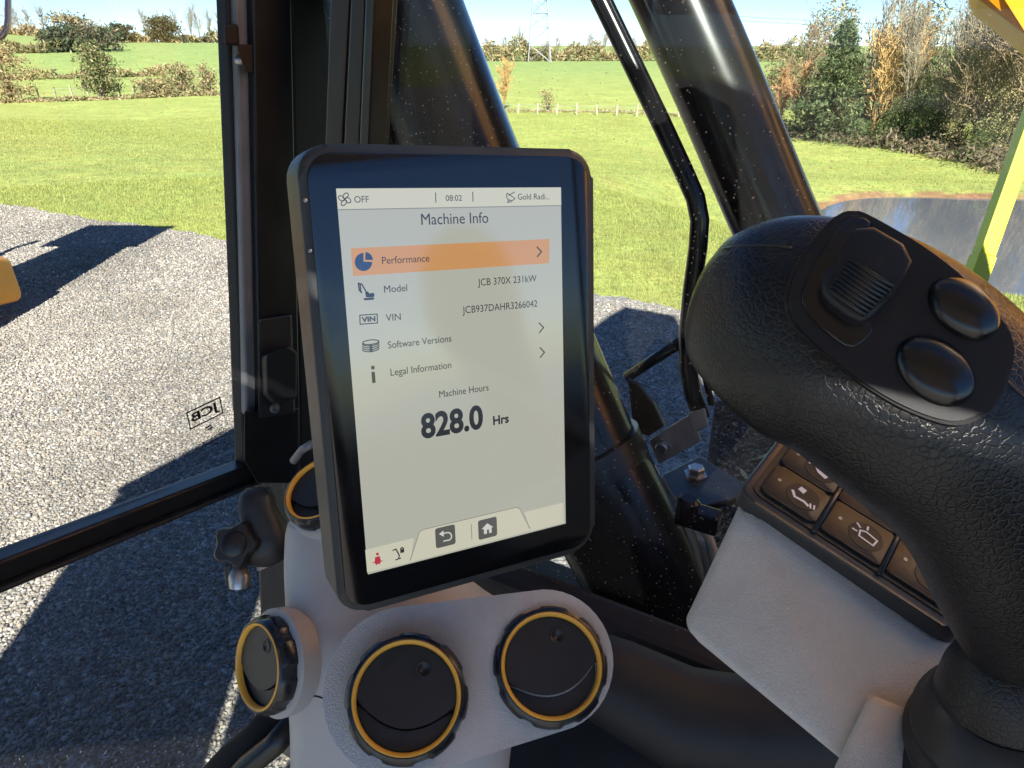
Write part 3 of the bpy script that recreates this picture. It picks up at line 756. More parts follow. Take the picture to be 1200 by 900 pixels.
for sx in (-1, 1):
    for y in (-1.7, 0.25):
        wf = Fr(b0 + Vector((sx * 0.60, y, 0.42)), (0, 1, 0), (sx, 0, 0))
        w = MB().lathe(wf, [(0.2, -0.14), (0.38, -0.15), (0.42, -0.10), (0.42, 0.10), (0.38, 0.15), (0.2, 0.13)], 32, lambda a, r, z: 1 + (0.02 if r > 0.41 and int(a * 6) % 2 else 0)).build('wheel', M['tyre'], t, True, 40)
        MB().lathe(wf, [(0.21, 0.08), (0.2, 0.135), (0.1, 0.145), (0.05, 0.17), (0.0, 0.17)], 24).build('rim', M['galv'], w, True, 40)
    MB().tube([b0 + Vector((sx * 0.70, 0.45, 1.2)), b0 + Vector((sx * 0.70, 0.5, 2.3)), b0 + Vector((sx * 0.58, 0.5, 2.62))], 0.045, 8).build('roll_bar_post', M['black_satin'], t, True)
MB().hull([b0 + Vector(v) for v in ((-0.35, -0.6, 1.0), (0.80, -0.6, 1.0), (0.80, 0.2, 1.0), (-0.35, 0.2, 1.0), (0.0, -0.35, 3.12), (0.85, -0.35, 3.12), (0.85, 0.3, 3.12), (0.0, 0.3, 3.12))], 0.06, 3).build('operator_station', M['black_satin'], t, True, 40)
MB().box(b0 + Vector((0.35, 0.1, 3.18)), (0.66, 0, 0), (0, 0.6, 0), (0, 0, 0.04), 0.02).build('canopy', M['black_satin'], t)

# ================================================================== EXCAVATOR (what carries and shades the cab)
ex0 = cab(-1.2, 0.6, -HC)
t = thing('excavator', ex0, 'yellow excavator boom edge crossing the top right corner', 'excavator')
def cbox(f0, f1, r0, r1, z0, z1, bev=0.0):
    return MB().box(cab((f0 + f1) / 2, (r0 + r1) / 2, (z0 + z1) / 2), FW * (f1 - f0) / 2, RT * (r1 - r0) / 2, UP * (z1 - z0) / 2, bev)
cbox(-4.2, -1.15, -0.7, 2.3, -1.5, -0.35, 0.08).build('engine_house', M['black_satin'], t)
cbox(-3.6, 0.75, -0.65, 0.7, -1.6, -1.3, 0.03).build('deck', M['black_matte'], t)
for r in (-0.75, 1.6): cbox(-4.0, 1.6, r - 0.3, r + 0.3, -2.49, -1.65, 0.2).build('track', M['tyre'], t)
cbox(-1.8, -0.42, 1.12, 2.0, -1.45, -0.30, 0.03).build('reflection_block', M['black_satin'], t)  # unseen black block, added to mask lawn reflections in the thick tube
# boom: lower left edge shows top right; unseen upper part shaped to shade gravel
prof = [(-1.3, -0.75), (-0.9, -0.62), (-0.068, 0.009), (-0.004, 0.052), (0.10, 0.25), (0.0, 0.7), (-0.55, 1.7), (-0.85, 2.05), (-1.4, 2.05), (-1.3, 1.5), (-1.1, 0.7), (-1.2, 0.1), (-1.5, -0.4)]
MB().prism([cab(f, 1.2, z) for f, z in prof], -RT, 0.70, 0.02).build('boom', M['jcb_yellow'], t)

# ================================================================== CAB
c0 = cab(0, 0, -1.3)
cabt = thing('excavator_cab', c0, 'black framed excavator cab with glass on the front and right side', 'cab')
M['headliner'] = plain('headliner', (0.62, 0.61, 0.6), 0.8, grain=0.3)
for f0, f1, r0, r1 in ((-1.0, 0.72, -0.62, 0.06), (-1.0, 0.72, 0.55, 0.70), (0.60, 0.72, 0.062, 0.548), (-1.0, -0.86, 0.062, 0.548)):
    cbox(f0, f1, r0, r1, 0.71, 0.80, 0.02).build('roof_panel', M['headliner'], cabt)
cbox(-0.858, 0.598, 0.062, 0.548, 0.75, 0.755).build('roof_fill_hatch', M['glass_front'], cabt)  # unseen opening, added and sized to let sky fill into the cab
cbox(-0.90, 0.64, -0.64, -0.60, 0.06, 0.705, 0.01).build('cab_shade_board', M['headliner'], cabt)  # unseen board, added to keep sun off the vents, console and joystick
MB().hull([cab(f, r, z) for f, r in ((0.74, -0.70), (0.77, -0.70), (1.63, -1.33), (1.60, -1.33)) for z in (-1.2, 0.58)], 0.01).build('ground_shade_panel', M['black_satin'], cabt)  # unseen upright panel, added to fill out the machine's shadow on the gravel
cbox(0.73, 1.65, -1.35, 0.4, 0.60, 0.66, 0.02).build('ground_shade_slab', M['black_matte'], cabt)  # unseen overhang, added to carry the cab shadow further left
cbox(-1.0, 0.74, -0.6, 0.6, -1.3, -1.25).build('floor', M['black_matte'], cabt)
cbox(-1.0, -0.92, 0.52, 0.62, -1.24, 0.57, 0.02).build('rear_pillar', M['black_satin'], cabt)
cbox(-1.0, -0.92, -0.62, -0.52, -1.24, 0.57, 0.02).build('rear_pillar', M['black_satin'], cabt)
cbox(0.66, 0.74, -0.66, -0.56, -1.24, 0.57, 0.02).build('front_pillar', M['black_satin'], cabt)
cbox(-0.91, 0.6, 0.555, 0.60, -1.24, -0.575, 0.01).build('side_panel', M['black_matte'], cabt)
def vstrip(name, plane, x0, x1, y0, y1, off, th, mat, bev=0.003, top=-160, bot=None):
    """upright member following the frame line: pixel x at rows y0 and y1 for both edges, on a cab plane"""
    (xa0, xa1), (xb0, xb1) = x0, x1
    def X(a, b, y): return a + (b - a) * (y - y0) / (y1 - y0)
    bot = y1 if bot is None else bot
    pts = []
    n = -FW if plane == on_front else -RT
    for (a, b) in ((xa0, xb0), (xa1, xb1)):
        for y in (top, bot): pts.append(plane(X(a, b, y), y, off))
    mb = MB().hull(pts + [p - n * th for p in pts], bev, 2)
    return mb.build(name, mat, cabt, False)
FP = 0.74
# front window frame beside the corner pillar (pixel columns at rows 0 and 480)
vstrip('window_seal', on_front, (266, 277), (284, 290), 0, 480, FP - 0.004, 0.02, M['black_matte'], bot=545)
vstrip('window_frame', on_front, (276, 297), (289, 306), 0, 480, FP - 0.012, 0.03, M['frame_grey'], bot=487)
vstrip('pillar_cover', on_front, (296, 342), (305, 352), 0, 480, FP - 0.022, 0.05, M['black_satin'], bot=560)
vstrip('corner_pillar', on_front, (336, 402), (346, 410), 0, 480, FP - 0.004, 0.10, M['black_matte'], bot=900, bev=0.012)
vstrip('pillar_trim', on_right, (386, 409), (380, 400), 0, 170, 0.572, 0.05, M['trim_brown'], bot=620)
vstrip('pillar_trim', on_right, (410, 427), (402, 420), 0, 170, 0.566, 0.05, M['trim_brown'], bot=620)
vstrip('pillar_trim', on_right, (427, 438), (420, 431), 0, 170, 0.560, 0.03, M['black_satin'], bot=620)
# lower corner cover and latch plate
MB().hull([on_front(x, y, FP - 0.03 + o) for o in (0, 0.03) for x, y in ((286, 482), (300, 498), (350, 478), (350, 566), (301, 566), (286, 540))], 0.002).build('corner_cover', M['black_satin'], cabt)
lp = MB().hull([on_front(x, y, FP - 0.034 + o) for o in (0, 0.012) for x, y in ((303, 374), (342, 368), (346, 484), (303, 490))], 0.003).build('latch_plate', M['key_frame'], cabt)
MB().hull([on_front(x, y, FP - 0.034) for x, y in ((306, 418), (336, 404), (346, 412), (346, 468), (318, 474), (308, 462))] + [on_front(x, y, FP - 0.075) for x, y in ((312, 416), (338, 406), (348, 412), (348, 466), (320, 470), (312, 460))], 0.003).build('latch_block', M['black_matte'], lp)
sf = Fr(on_front(321, 478, FP - 0.036), RT, -FW)
MB().lathe(sf, [(0.0, 0.002), (0.003, 0.002), (0.0035, 0.004), (0.007, 0.004), (0.0075, 0)], 16).build('screw', M['steel'], lp, True, 40)
# clip on the window edge near the top
cl = MB().hull([on_front(x, y, FP - 0.03 + o) for o in (0, 0.03) for x, y in ((262, 28), (279, 28), (281, 54), (263, 53))], 0.003).build('window_clip', M['black_matte'], cabt)
MB().hull([on_front(x, y, FP - 0.03 + o) for o in (0, 0.014) for x, y in ((278, 52), (296, 52), (296, 86), (287, 84), (286, 57), (278, 57))], 0.001).build('clip_arm', M['black_satin'], cl)
sf = Fr(on_front(282, 71, FP - 0.016), RT, -FW)
MB().lathe(sf, [(0.0055, -0.004), (0.0055, 0.003), (0.004, 0.006), (0, 0.0065)], 14).build('clip_screw', M['steel'], cl, True, 40)
# bottom rail of the front window, then glass above and below it
ra, rb = [on_front(x, y, FP) for x, y in ((312, 532), (-160, 711))]
ra2, rb2 = [on_front(x, y, FP) for x, y in ((312, 551), (-160, 742))]
MB().hull([q + FW * o for q in (ra, rb, ra2, rb2) for o in (-0.012, 0.016)], 0.003).build('window_rail', M['black_satin'], cabt)
MB().hull([q + FW * o for q in (ra2, rb2, ra2 - UP * 0.006, rb2 - UP * 0.006) for o in (-0.02, -0.004)], 0.002).build('rail_seal', M['rubber'], cabt)
pl = cabt
def slab(poly, n, th): return MB().prism(poly, n, th)
tl = on_front(280, -200, FP + 0.004); 
lft = rb + (rb - ra).normalized() * 0.9
gp = slab([ra + FW * 0.004, lft + FW * 0.004, Vector((lft.x, lft.y, HC + 0.56)) + FW * 0.004, Vector((tl.x, tl.y, HC + 0.56))], -FW, 0.005).build('window_pane', M['glass_front'], cabt)
lo1 = on_front(330, 551, FP + 0.004); lft2 = rb2 + (rb2 - ra2).normalized() * 0.9 + FW * 0.004
slab([lo1, lft2, Vector((lft2.x, lft2.y, HC - 1.24)), Vector((lo1.x, lo1.y, HC - 1.24))], -FW, 0.005).build('window_pane', M['glass_front'], cabt)
g0 = on_right(438, 20, 0.585)
gf = (g0 - CAM).dot(FW)
slab([cab(gf + 0.06, 0.583, -0.572), cab(-0.9, 0.583, -0.572), cab(-0.9, 0.583, 0.56), cab(gf + 0.06, 0.583, 0.56)], -RT, 0.005).build('window_pane', M['glass_right'], cabt)
# frit dots along the front edge of the side glass
mb = MB()
for j in range(150):
    y = -10 + j * 1.3
    for k in range(3):
        x = 437.5 + (431 - 438) * y / 170 + k * 1.7 + (0.85 if j % 2 else 0)
        q = on_right(x, y, 0.5815); rad = 0.0006 - 0.00013 * k
        mb.add([q + (FW * math.cos(a) + UP * math.sin(a)) * rad for a in (0, 1.05, 2.1, 3.14, 4.19, 5.24)], [(0, 1, 2, 3, 4, 5)])
o = mb.build('frit_dots', M['ink'], cabt); o['kind'] = 'stuff'

# printing ------------------------------------------------------------
def text_mesh(body, bold=0.0):
    cu = bpy.data.curves.new('t', 'FONT'); cu.body = body; cu.offset = bold; cu.resolution_u = 4
    ob = bpy.data.objects.new('t', cu); col.objects.link(ob); dg = bpy.context.evaluated_depsgraph_get()
    me = bpy.data.meshes.new_from_object(ob.evaluated_get(dg)); V = [v.co.copy() for v in me.vertices]; F = [tuple(p.vertices) for p in me.polygons]
    bpy.data.objects.remove(ob); bpy.data.curves.remove(cu); bpy.data.meshes.remove(me); return V, F
def put_text(fr, body, p0, x1, w, bold=0.0, mirror=False, sy=1.0):
    """baseline starts at pixel p0, text ends at pixel column x1, laid on the frame's plane"""
    V, F = text_mesh(body, bold); x0b = min(v.x for v in V); wb = max(v.x for v in V) - x0b
    u0, v0 = fr.uv(*p0, w); u1, _ = fr.uv(x1, p0[1], w); k = abs(u1 - u0) / wb
    s = -1 if mirror else 1
    return MB().add([fr.pt(u0 + s * (v.x - x0b) * k, v0 + v.y * k * sy, w) for v in V], F)
# maker's mark etched on the front glass, readable from outside
gfr = Fr(on_front(240, 480, FP - 0.0015), RT, -FW)
sl_ = gfr.uv(258, 473); sr_ = gfr.uv(219, 485)
mk = put_text(gfr, 'JCB', (257.3, 479), 221, 0.0, 0.03, True, 0.62)
mu = [((v - gfr.o).dot(gfr.x), (v - gfr.o).dot(gfr.y)) for v in mk.v]
ua, ub, va_, vb = min(m[0] for m in mu), max(m[0] for m in mu), min(m[1] for m in mu), max(m[1] for m in mu)
E = lambda px, py: gfr.pt(*gfr.uv(px, py))
def stroke(mb, pts, w, n, closed=False):
    pts = [Vector(p) for p in pts]; n = Vector(n)
    if closed: pts = pts + [pts[0]]
    for a, b in zip(pts[:-1], pts[1:]):
        d = (b - a).normalized(); s = n.cross(d) * w / 2; e = d * w * 0.35
        mb.quad(a - s - e, b - s + e, b + s + e, a + s - e)
    return mb
U = lambda u, v: gfr.pt(u, v)
g_ = 0.0035
stroke(mk, [U(ua - g_, va_ - g_), U(ub + g_, va_ - g_), U(ub + g_, vb + g_), U(ua - g_, vb + g_)], 0.0019, gfr.z, True)
um = (ua + ub) / 2
for k in (0, 1): stroke(mk, [U(um - 0.004 + k * 0.003, va_ - 0.012 - k * 0.004), U(um + 0.003 + k * 0.003, va_ - 0.012 - k * 0.004)], 0.0022, gfr.z)
for r_ in range(3):
    for k in range(8 - r_):
        u = ua + 0.002 + k * 0.006 + r_ * 0.003; v = va_ - 0.030 - r_ * 0.0055
        stroke(mk, [U(u, v), U(u + 0.0042, v)], 0.0011, gfr.z)
stroke(mk, [U(ub - 0.004 + 0.004 * math.cos(a), va_ - 0.026 + 0.004 * math.sin(a)) for a in [k * math.pi / 4 for k in range(8)]], 0.0009, gfr.z, True)
mk.build('glass_marking', M['ink'], gp)

# mirror arm seen in the top left corner
tag(MB().tube([P(x, y, 1.3) for x, y in ((9, -40), (9.5, 0), (9.5, 22), (8, 34), (3, 42), (-6, 46), (-20, 47))], 0.0055, 10).build('mirror_arm', M['steel'], None, True), 'bent grey metal rod hooked in the top left corner', 'rod')

# ---- window latch handle
lc = P(305, 625, 0.80)
t = thing('window_latch', P(318, 640, 0.83), 'black moulded window latch with lobed knob beside the front glass', 'latch')
k_ = 0.80 / FPX
mb = MB()
body = [(-4, 52, 14, .005), (-4, 44, 19, .0), (-3, 30, 21, 0), (3, 14, 24, 0), (6, -2, 27, 0), (6, -18, 28, 0), (4, -30, 24, 0), (2, -38, 14, .004)]
rings = []
for dx, dy, r, q in body:
    c_ = lc + CR * dx * k_ + CU * dy * k_ + CF * q
    rings.append([c_ + CR * math.copysign(abs(math.cos(a)) ** 0.75, math.cos(a)) * r * k_ + CF * math.copysign(abs(math.sin(a)) ** 0.75, math.sin(a)) * r * 0.8 * k_ for a in [2 * math.pi * i / 20 for i in range(20)]])
mb.loft(rings); mb.build('latch_body', M['rubber'], t, True)
kf = Fr(P(277, 638, 0.775), CR, (CAM - P(277, 638, 0.775)) + CR * -0.25)
kn = MB().lathe(kf, [(0.012, -0.022), (0.021, -0.02), (0.0225, -0.012), (0.0225, 0.004), (0.020, 0.008), (0.012, 0.0085)], 40, lambda a, r, z: 1 + 0.13 * math.cos(5 * a) if r > 0.015 else 1).build('knob', M['rubber'], t, True, 50)
MB().lathe(kf, [(0.0135, 0.0065), (0.0135, 0.012), (0.0115, 0.0135), (0.0, 0.0135)], 28).build('knob_cap', M['black_satin'], kn, True, 40)
MB().tube([P(279, 668, 0.79), P(281, 676, 0.785), P(281, 688, 0.785)], [0.010, 0.0125, 0.011], 16).build('catch_pin', M['steel'], t, True, 50)
MB().hull([P(x, y, d) for d in (0.78, 0.795) for x, y in ((262, 662), (272, 660), (270, 690), (264, 684))], 0.002).build('catch_cheek', M['rubber'], t)
MB().hull([P(x, y, d) for d in (0.80, 0.815) for x, y in ((300, 662), (318, 655), (316, 664), (302, 670))], 0.002).build('catch_spring', M['zinc'], t)
# gap hardware and hose behind the monitor's left edge
tag(MB().tube([P(344, 540, 0.80), P(354, 527, 0.78), P(366, 520, 0.76)], 0.0045, 10).build('wiring_sheath', M['frame_grey'], None, True), 'pale wiring sheath tucked behind the left edge of the display', 'cable')
tag(MB().tube([P(x, y, d) for x, y, d in ((240, 930, 0.70), (272, 895, 0.69), (305, 868, 0.68), (328, 838, 0.68), (338, 800, 0.70))], 0.019, 16).build('rubber_hose', M['tyre'], None, True), 'thick black rubber hose below the side air vent', 'hose')
tag(MB().tube([P(x, y, d) for x, y, d in ((262, 930, 0.66), (290, 898, 0.655), (322, 872, 0.65), (345, 846, 0.65))], 0.011, 12).build('door_seal', M['black_satin'], None, True), 'thin black seal curving beside the thick hose', 'seal')

# ================================================================== OUTSIDE GUARD TUBES AND HANDRAIL
def rt_path(pts, r): return [on_right(x, y, r) for x, y in pts]
t = thing('guard_pillar', on_right(790, 770, 0.80), 'thick glossy black tube leaning behind the display', 'pillar')
pp = rt_path([(380, -200), (460, 0), (527, 168), (615, 380), (685, 540)], 0.80)
MB().tube(pp, 0.083, 40).build('tube', M['black_gloss'], t, True, 60)
pq = rt_path([(683, 536), (745, 660), (800, 780), (840, 870)], 0.80)
MB().tube(pq, [0.088, 0.089, 0.089, 0.089], 40).build('sleeve', M['black_gloss'], t, True, 60)
MB().tube(rt_path([(678, 524), (690, 551)], 0.80), 0.0905, 40).build('collar', M['black_satin'], t, True, 60)
t = thing('guard_pillar', on_right(985, 430, 0.98), 'dusty black tube leaning across the side glass, right of the thin rail', 'pillar')
MB().tube(rt_path([(706, -200), (796, 0), (840, 100), (899, 240), (985, 430)], 0.98), 0.055, 36).build('tube', M['black_gloss'], t, True, 60)
t = thing('handrail', on_right(812, 480, 0.92), 'thin bent black handrail between the two leaning tubes', 'handrail')
MB().tube(rt_path([(600, -220), (705, 0), (735, 62), (772, 138), (800, 198), (815, 232), (820, 258), (818, 290), (811, 340), (806, 390), (806, 430), (812, 462), (822, 490)], 0.92), 0.0125, 18).build('rail', M['black_gloss'], t, True)
MB().tube(rt_path([(735, 442), (765, 422), (803, 398)], 0.94), 0.0085, 12).build('brace', M['black_gloss'], t, True)
MB().tube(rt_path([(816, 400), (826, 440), (834, 474)], 0.93), 0.005, 10).build('cable', M['black_satin'], t, True)
MB().prism(rt_path([(735, 445), (748, 452), (765, 472), (778, 500), (760, 512), (742, 505)], 0.90), -RT, 0.008, 0.002).build('gusset', M['black_satin'], t)
br = MB().hull([on_right(x, y, r) for r in (0.90, 0.91) for x, y in ((760, 516), (800, 490), (812, 484), (822, 516), (772, 544))], 0.002).build('bracket', M['zinc'], t)
bf = Fr(on_right(778, 522, 0.90), FW, -RT)
MB().lathe(bf, [(0.012, -0.004), (0.012, 0.002), (0.0095, 0.002), (0.0095, 0.012), (0.008, 0.0135), (0, 0.0135)], 24).build('bolt', M['steel'], br, True, 40)
MB().hull([on_right(x, y, r) for r in (0.895, 0.93) for x, y in ((806, 484), (826, 478), (831, 500), (812, 506))], 0.002).build('clamp', M['zinc'], t)
fl = MB().hull([on_level(x, y, HC - 0.62) + UP * o for o in (0, -0.012) for x, y in ((776, 556), (820, 534), (872, 566), (868, 582), (800, 600))], 0.002).build('base_flange', M['black_satin'], t)
bf = Fr(on_level(815, 556, HC - 0.62), FW, UP)
MB().lathe(bf, [(0.019, 0), (0.019, 0.002), (0.0135, 0.002), (0.0135, 0.013), (0.011, 0.015), (0, 0.015)], 6).build('bolt', M['steel'], fl)
t = thing('cable_connector', on_right(815, 610, 0.74), 'black plug connector with pale wires at the foot of the thick tube', 'connector')
MB().box(on_right(818, 606, 0.72), FW * 0.026, RT * 0.012, UP * 0.013, 0.003).build('plug', M['black_gloss'], t)
MB().lathe(Fr(on_right(806, 597, 0.70), FW, UP), [(0.013, -0.01), (0.013, 0.012), (0.009, 0.016), (0, 0.016)], 18).build('plug_cap', M['black_gloss'], t, True, 40)
for i, dx in enumerate((0, 9, 18)):
    MB().tube(rt_path([(808 + dx, 618), (816 + dx, 640), (822 + dx, 668), (836 + dx, 700)], 0.74), 0.006, 8).build('wire', M['zinc'] if i % 2 else M['wood_post'], t, True)
# dirty ledge outside, beyond the handrail
dz = HC - 0.72
lg = MB().prism([on_level(x, y, dz) for x, y in ((838, 470), (990, 440), (1040, 640), (850, 640), (826, 560))], UP, 0.03, 0.004)
lgt = thing('mud_ledge', on_level(900, 560, dz - 0.03), 'dirt covered black ledge with leaf litter outside the side glass', 'ledge')
lg.build('plate', M['dirt'], lgt)
vv = []
for i in range(2600):
    x, y = random.uniform(836, 985), random.uniform(468, 640)
    q = on_level(x, y, dz)
    if (x - 838) < 0 or y < 472 + (x - 838) * -0.2: continue
    vv.append((q, random.uniform(0.0015, 0.005)))
pv = np.array([v[0][:] for v in vv]); ps = np.array([v[1] for v in vv])
sh = IV[None] * ps[:, None, None] * rng.uniform(0.6, 1.3, (len(vv), 12, 1)); W = (sh + pv[:, None, :]).reshape(-1, 3) - np.array(lgt.location)
g = rng.beta(1.3, 3, len(vv)) * 0.28 + 0.02
o = np_obj('grit', W, (IF[None] + (np.arange(len(vv)) * 12)[:, None, None]).reshape(-1, 3), M['stone'], lgt, colors=np.repeat(np.stack([g, g * 0.95, g * 0.87], 1), 12, 0)); o['kind'] = 'stuff'
M['leaf_dry'] = plain('leaf_dry', (0.35, 0.42, 0.2), 0.7, scale=200)
for x, y, a in ((884, 538, 0.2), (896, 534, 0.5), (872, 556, 1.8)):
    q = on_level(x, y, dz + 0.006); e1 = Vector((math.cos(a), math.sin(a), 0.2)) * 0.02; e2 = Vector((-math.sin(a), math.cos(a), 0)) * 0.004
    MB().add([q - e1, q + e2 - UP * .002, q + e1, q - e2 + UP * 0.003], [(0, 1, 2), (0, 2, 3)]).build('leaf', M['leaf_dry'], lgt)
# lime grab rail on the right
t = thing('grab_rail', P(1104, 430, 2.7), 'bright lime yellow grab rail at the right, standing before the pond', 'handrail')
a, b, c_ = P(1226, 92, 2.7), P(1152, 300, 2.7), P(1104, 430, 2.7)
def flat_bar(p, q, w, th):
    d = (q - p).normalized(); s = d.cross(CF).normalized()
    return MB().box((p + q) / 2, d * (q - p).length / 2, s * w, d.cross(s) * th, 0.004)
flat_bar(a, b, 0.030, 0.030).build('post', M['lime'], t)
flat_bar(b, c_, 0.034, 0.034).build('sleeve', M['lime'], t)

# ================================================================== DISPLAY
cx = lambda v: CR * v[0] + CU * v[1] - CF * v[2]
MF = Fr(CAM + cx((-0.0278, 0.0038, -0.4180)), cx((0.884, 0.130, -0.450)), cx((0.467, -0.182, 0.865)))
SW, SH = 0.217 / 1.6 / 2, 0.217 / 2
def rrect(u0, u1, v0, v1, r, k=7):
    out = []
    for cu, cv, a0 in ((u1 - r, v1 - r, 0), (u0 + r, v1 - r, 90), (u0 + r, v0 + r, 180), (u1 - r, v0 + r, 270)):
        for i in range(k + 1):
            a = R(a0 + 90 * i / k); out.append((cu + r * math.cos(a), cv + r * math.sin(a)))
    return out
bu0 = MF.uv(372, 450)[0]; bu1 = MF.uv(696, 400)[0]; bv1 = MF.uv(520, 171)[1]; bv0 = MF.uv(560, 680)[1]
mt = thing('display_monitor', MF.pt(0, bv0, -0.02), 'portrait touchscreen display on the pillar showing machine info', 'monitor')
MB().prism([MF.pt(u, v, 0.0) for u, v in rrect(bu0, bu1, bv0, bv1, 0.017)], MF.z, 0.030, 0.0035, 3).build('housing', M['housing'], mt, True, 35)
MB().prism([MF.pt(u, v, 0.0) for u, v in rrect(bu0 + 0.02, bu1 - 0.02, bv0 + 0.03, bv1 - 0.03, 0.017)], MF.z, 0.055, 0.001, 2).build('rear_cover', M['black_matte'], mt)
MB().prism([MF.pt(u, v, 0.0009) for u, v in rrect(bu0 + 0.0045, bu1 - 0.0045, bv0 + 0.0045, bv1 - 0.0045, 0.0135)], MF.z, 0.004, 0.0004, 2).build('front_glass', M['screen_glass'], mt, True, 30)
for px, py in ((357.5, 235), (363, 294)):
    f_ = Fr(MF.pt(*MF.uv(px, py), 0.0009), MF.x, MF.z)
    MB().lathe(f_, [(0.0011, 0.0), (0.0009, 0.0003), (0, 0.0004)], 12).build('indicator', M['steel'], mt, True)
mbk = MB().box(MF.pt(-0.01, -0.05, -0.075), MF.x * 0.03, MF.y * 0.03, MF.z * 0.03, 0.006).build('mount', M['black_matte'], mt)
ES = 0.29
scr = MB().quad(MF.pt(-SW, -SH, 0.0011), MF.pt(SW, -SH, 0.0011), MF.pt(SW, SH, 0.0011), MF.pt(-SW, SH, 0.0011)).build('screen', emis('screen_light', (0.39, 0.395, 0.335), ES), mt)
INK = emis('screen_ink', (0.02, 0.022, 0.025), ES); BAR = emis('screen_bar', (0.52, 0.51, 0.40), ES); ORA = emis('screen_orange', (0.52, 0.26, 0.10), ES)
BLU = emis('screen_blue', (0.02, 0.045, 0.11), ES); RED = emis('screen_red', (0.42, 0.03, 0.05), ES); BTN = emis('screen_button', (0.09, 0.09, 0.085), ES); WHT = emis('screen_white', (0.55, 0.55, 0.5), ES); LIN = emis('screen_line', (0.2, 0.2, 0.17), ES)
L1, L2, L3 = 0.0013, 0.0015, 0.0017
S = lambda px, py, w=L2: MF.pt(*MF.uv(px, py, w), w)
px2m = 0.418 / FPX
def sp(name, pts, mat, w=L2): return MB().sheet([S(x, y, w) for x, y in pts]).build(name, mat, scr)
def ss(name, lines, wpx, mat, w=L2):
    mb = MB()
    for ln, cl in lines: stroke(mb, [S(x, y, w) for x, y in ln], wpx * px2m, MF.z, cl)
    return mb.build(name, mat, scr)
uv_bar = lambda u0, u1, v0, v1, w, name, mat: MB().quad(MF.pt(u0, v0, w), MF.pt(u1, v0, w), MF.pt(u1, v1, w), MF.pt(u0, v1, w)).build(name, mat, scr)
hv = MF.uv(520, 243)[1]
uv_bar(-SW, SW, hv, SH, L1, 'status_bar', BAR)
uv_bar(-SW, SW, hv - 0.0005, hv, L2, 'divider', LIN)
sp('menu_highlight', ((411, 291), (644, 280), (643.5, 308.5), (414, 323.5)), ORA, L1)
def st(name, body, p0, x1, bold=0.0, sy=1.0, mat=INK): return put_text(MF, body, p0, x1, L3, bold, False, sy).build(name, mat, scr)
st('caption', 'OFF', (415.5, 237.5), 432.5, 0.0, 1.05)
st('caption', '08:02', (522.5, 235.5), 541.5, 0.0, 1.0)
st('caption', 'Gold Radi...', (607, 234), 644, 0.0, 1.05)
st('caption', 'Machine Info', (494, 263.5), 572.5, 0.0, 1.08)
st('caption', 'Performance', (448, 309.5), 503.5, 0.0, 1.05)
st('caption', 'Model', (450.5, 343), 477.5, 0.0, 1.0)
st('caption', 'JCB 370X 231kW', (560, 335), 629, 0.0, 1.1)
st('caption', 'VIN', (452.5, 376.5), 470, 0.0, 1.0)
st('caption', 'JCB937DAHR3266042', (542, 367.5), 630, 0.0, 1.1)
st('caption', 'Software Versions', (455, 408.5), 529.5, 0.0, 1.1)
st('caption', 'Legal Information', (458, 440.5), 529.5, 0.0, 1.1)
st('caption', 'Machine Hours', (515, 466), 573, 0.0, 1.1)
st('reading', '828.0', (494, 513.5), 567, 0.035, 1.12)
st('reading', 'Hrs', (578, 498), 596.5, 0.03, 1.05)
for x, y in ((510.5, 226), (554, 225)): ss('separator', [([(x, y), (x + 0.3, y + 11)], False)], 1.0, INK)
for x, y in ((632, 295), (634.5, 384), (635.5, 413)): ss('chevron', [([(x - 2.6, y - 5.5), (x + 2.6, y - 0.2), (x - 2.2, y + 5.8)], False)], 1.5, INK, L3)
# fan
def arc(cx_, cy_, rx, ry, a0, a1, n=10, rot=0): 
    o = []
    for i in range(n + 1):
        a = R(a0 + (a1 - a0) * i / n); x, y = rx * math.cos(a), ry * math.sin(a); c, s = math.cos(R(rot)), math.sin(R(rot)); o.append((cx_ + x * c - y * s, cy_ + x * s + y * c))
    return o
ss('fan_icon', [(arc(404 + 4 * math.cos(R(a)), 233.5 + 4.2 * math.sin(R(a)), 3.9, 2.6, 0, 330, 10, a + 25), True) for a in (15, 105, 195, 285)], 0.9, INK)
ss('dish_icon', [(arc(599, 229.5, 5.5, 5.5, 20, 200, 8, 15), True), ([(596, 229), (603, 225)], False), ([(597, 234), (594.5, 237), (600, 236.5)], False)], 0.9, INK)
sp('pie_icon', [(426, 306.5)] + arc(426, 307, 10.2, 10.6, 0, 270, 24) , BLU, L3)
sp('pie_icon', [(428, 304.5)] + arc(428, 305, 9, 9.6, -88, -2, 8), BLU, L3)
ss('excavator_icon', [([(420, 332), (424, 333), (430, 343.5)], False), ([(420, 332), (421, 340), (424, 343)], False), ([(422, 333), (423, 342)], False)], 1.4, INK)
sp('excavator_icon', ((428, 343), (431, 341.5), (433, 344), (438, 343), (439, 347), (437, 348.5), (429, 348.5)), INK)
sp('excavator_icon', ((426, 349.5), (438, 348.7), (439, 350), (437, 351.3), (427, 352)), INK)
ss('vin_icon', [([(421.7, 369.5), (442, 368), (442.4, 378.5), (422, 380)], True)], 1.1, INK)
st('vin_icon', 'VIN', (424, 377.5), 440.3, 0.04, 0.8)
ss('software_icon', [(arc(434.5, 401, 9.5, 2.6, 0, 350, 16, -6), True)] + [(arc(434.5, 402 + k * 2.3, 9.8, 3.2, 5, 175, 10, -6), False) for k in (0, 1, 2, 3)], 1.1, INK)
sp('software_icon', ((433.2, 403), (436, 403), (436.2, 409), (438, 409), (435, 413.5), (431.8, 409.3), (433.5, 409.2)), INK, L3)
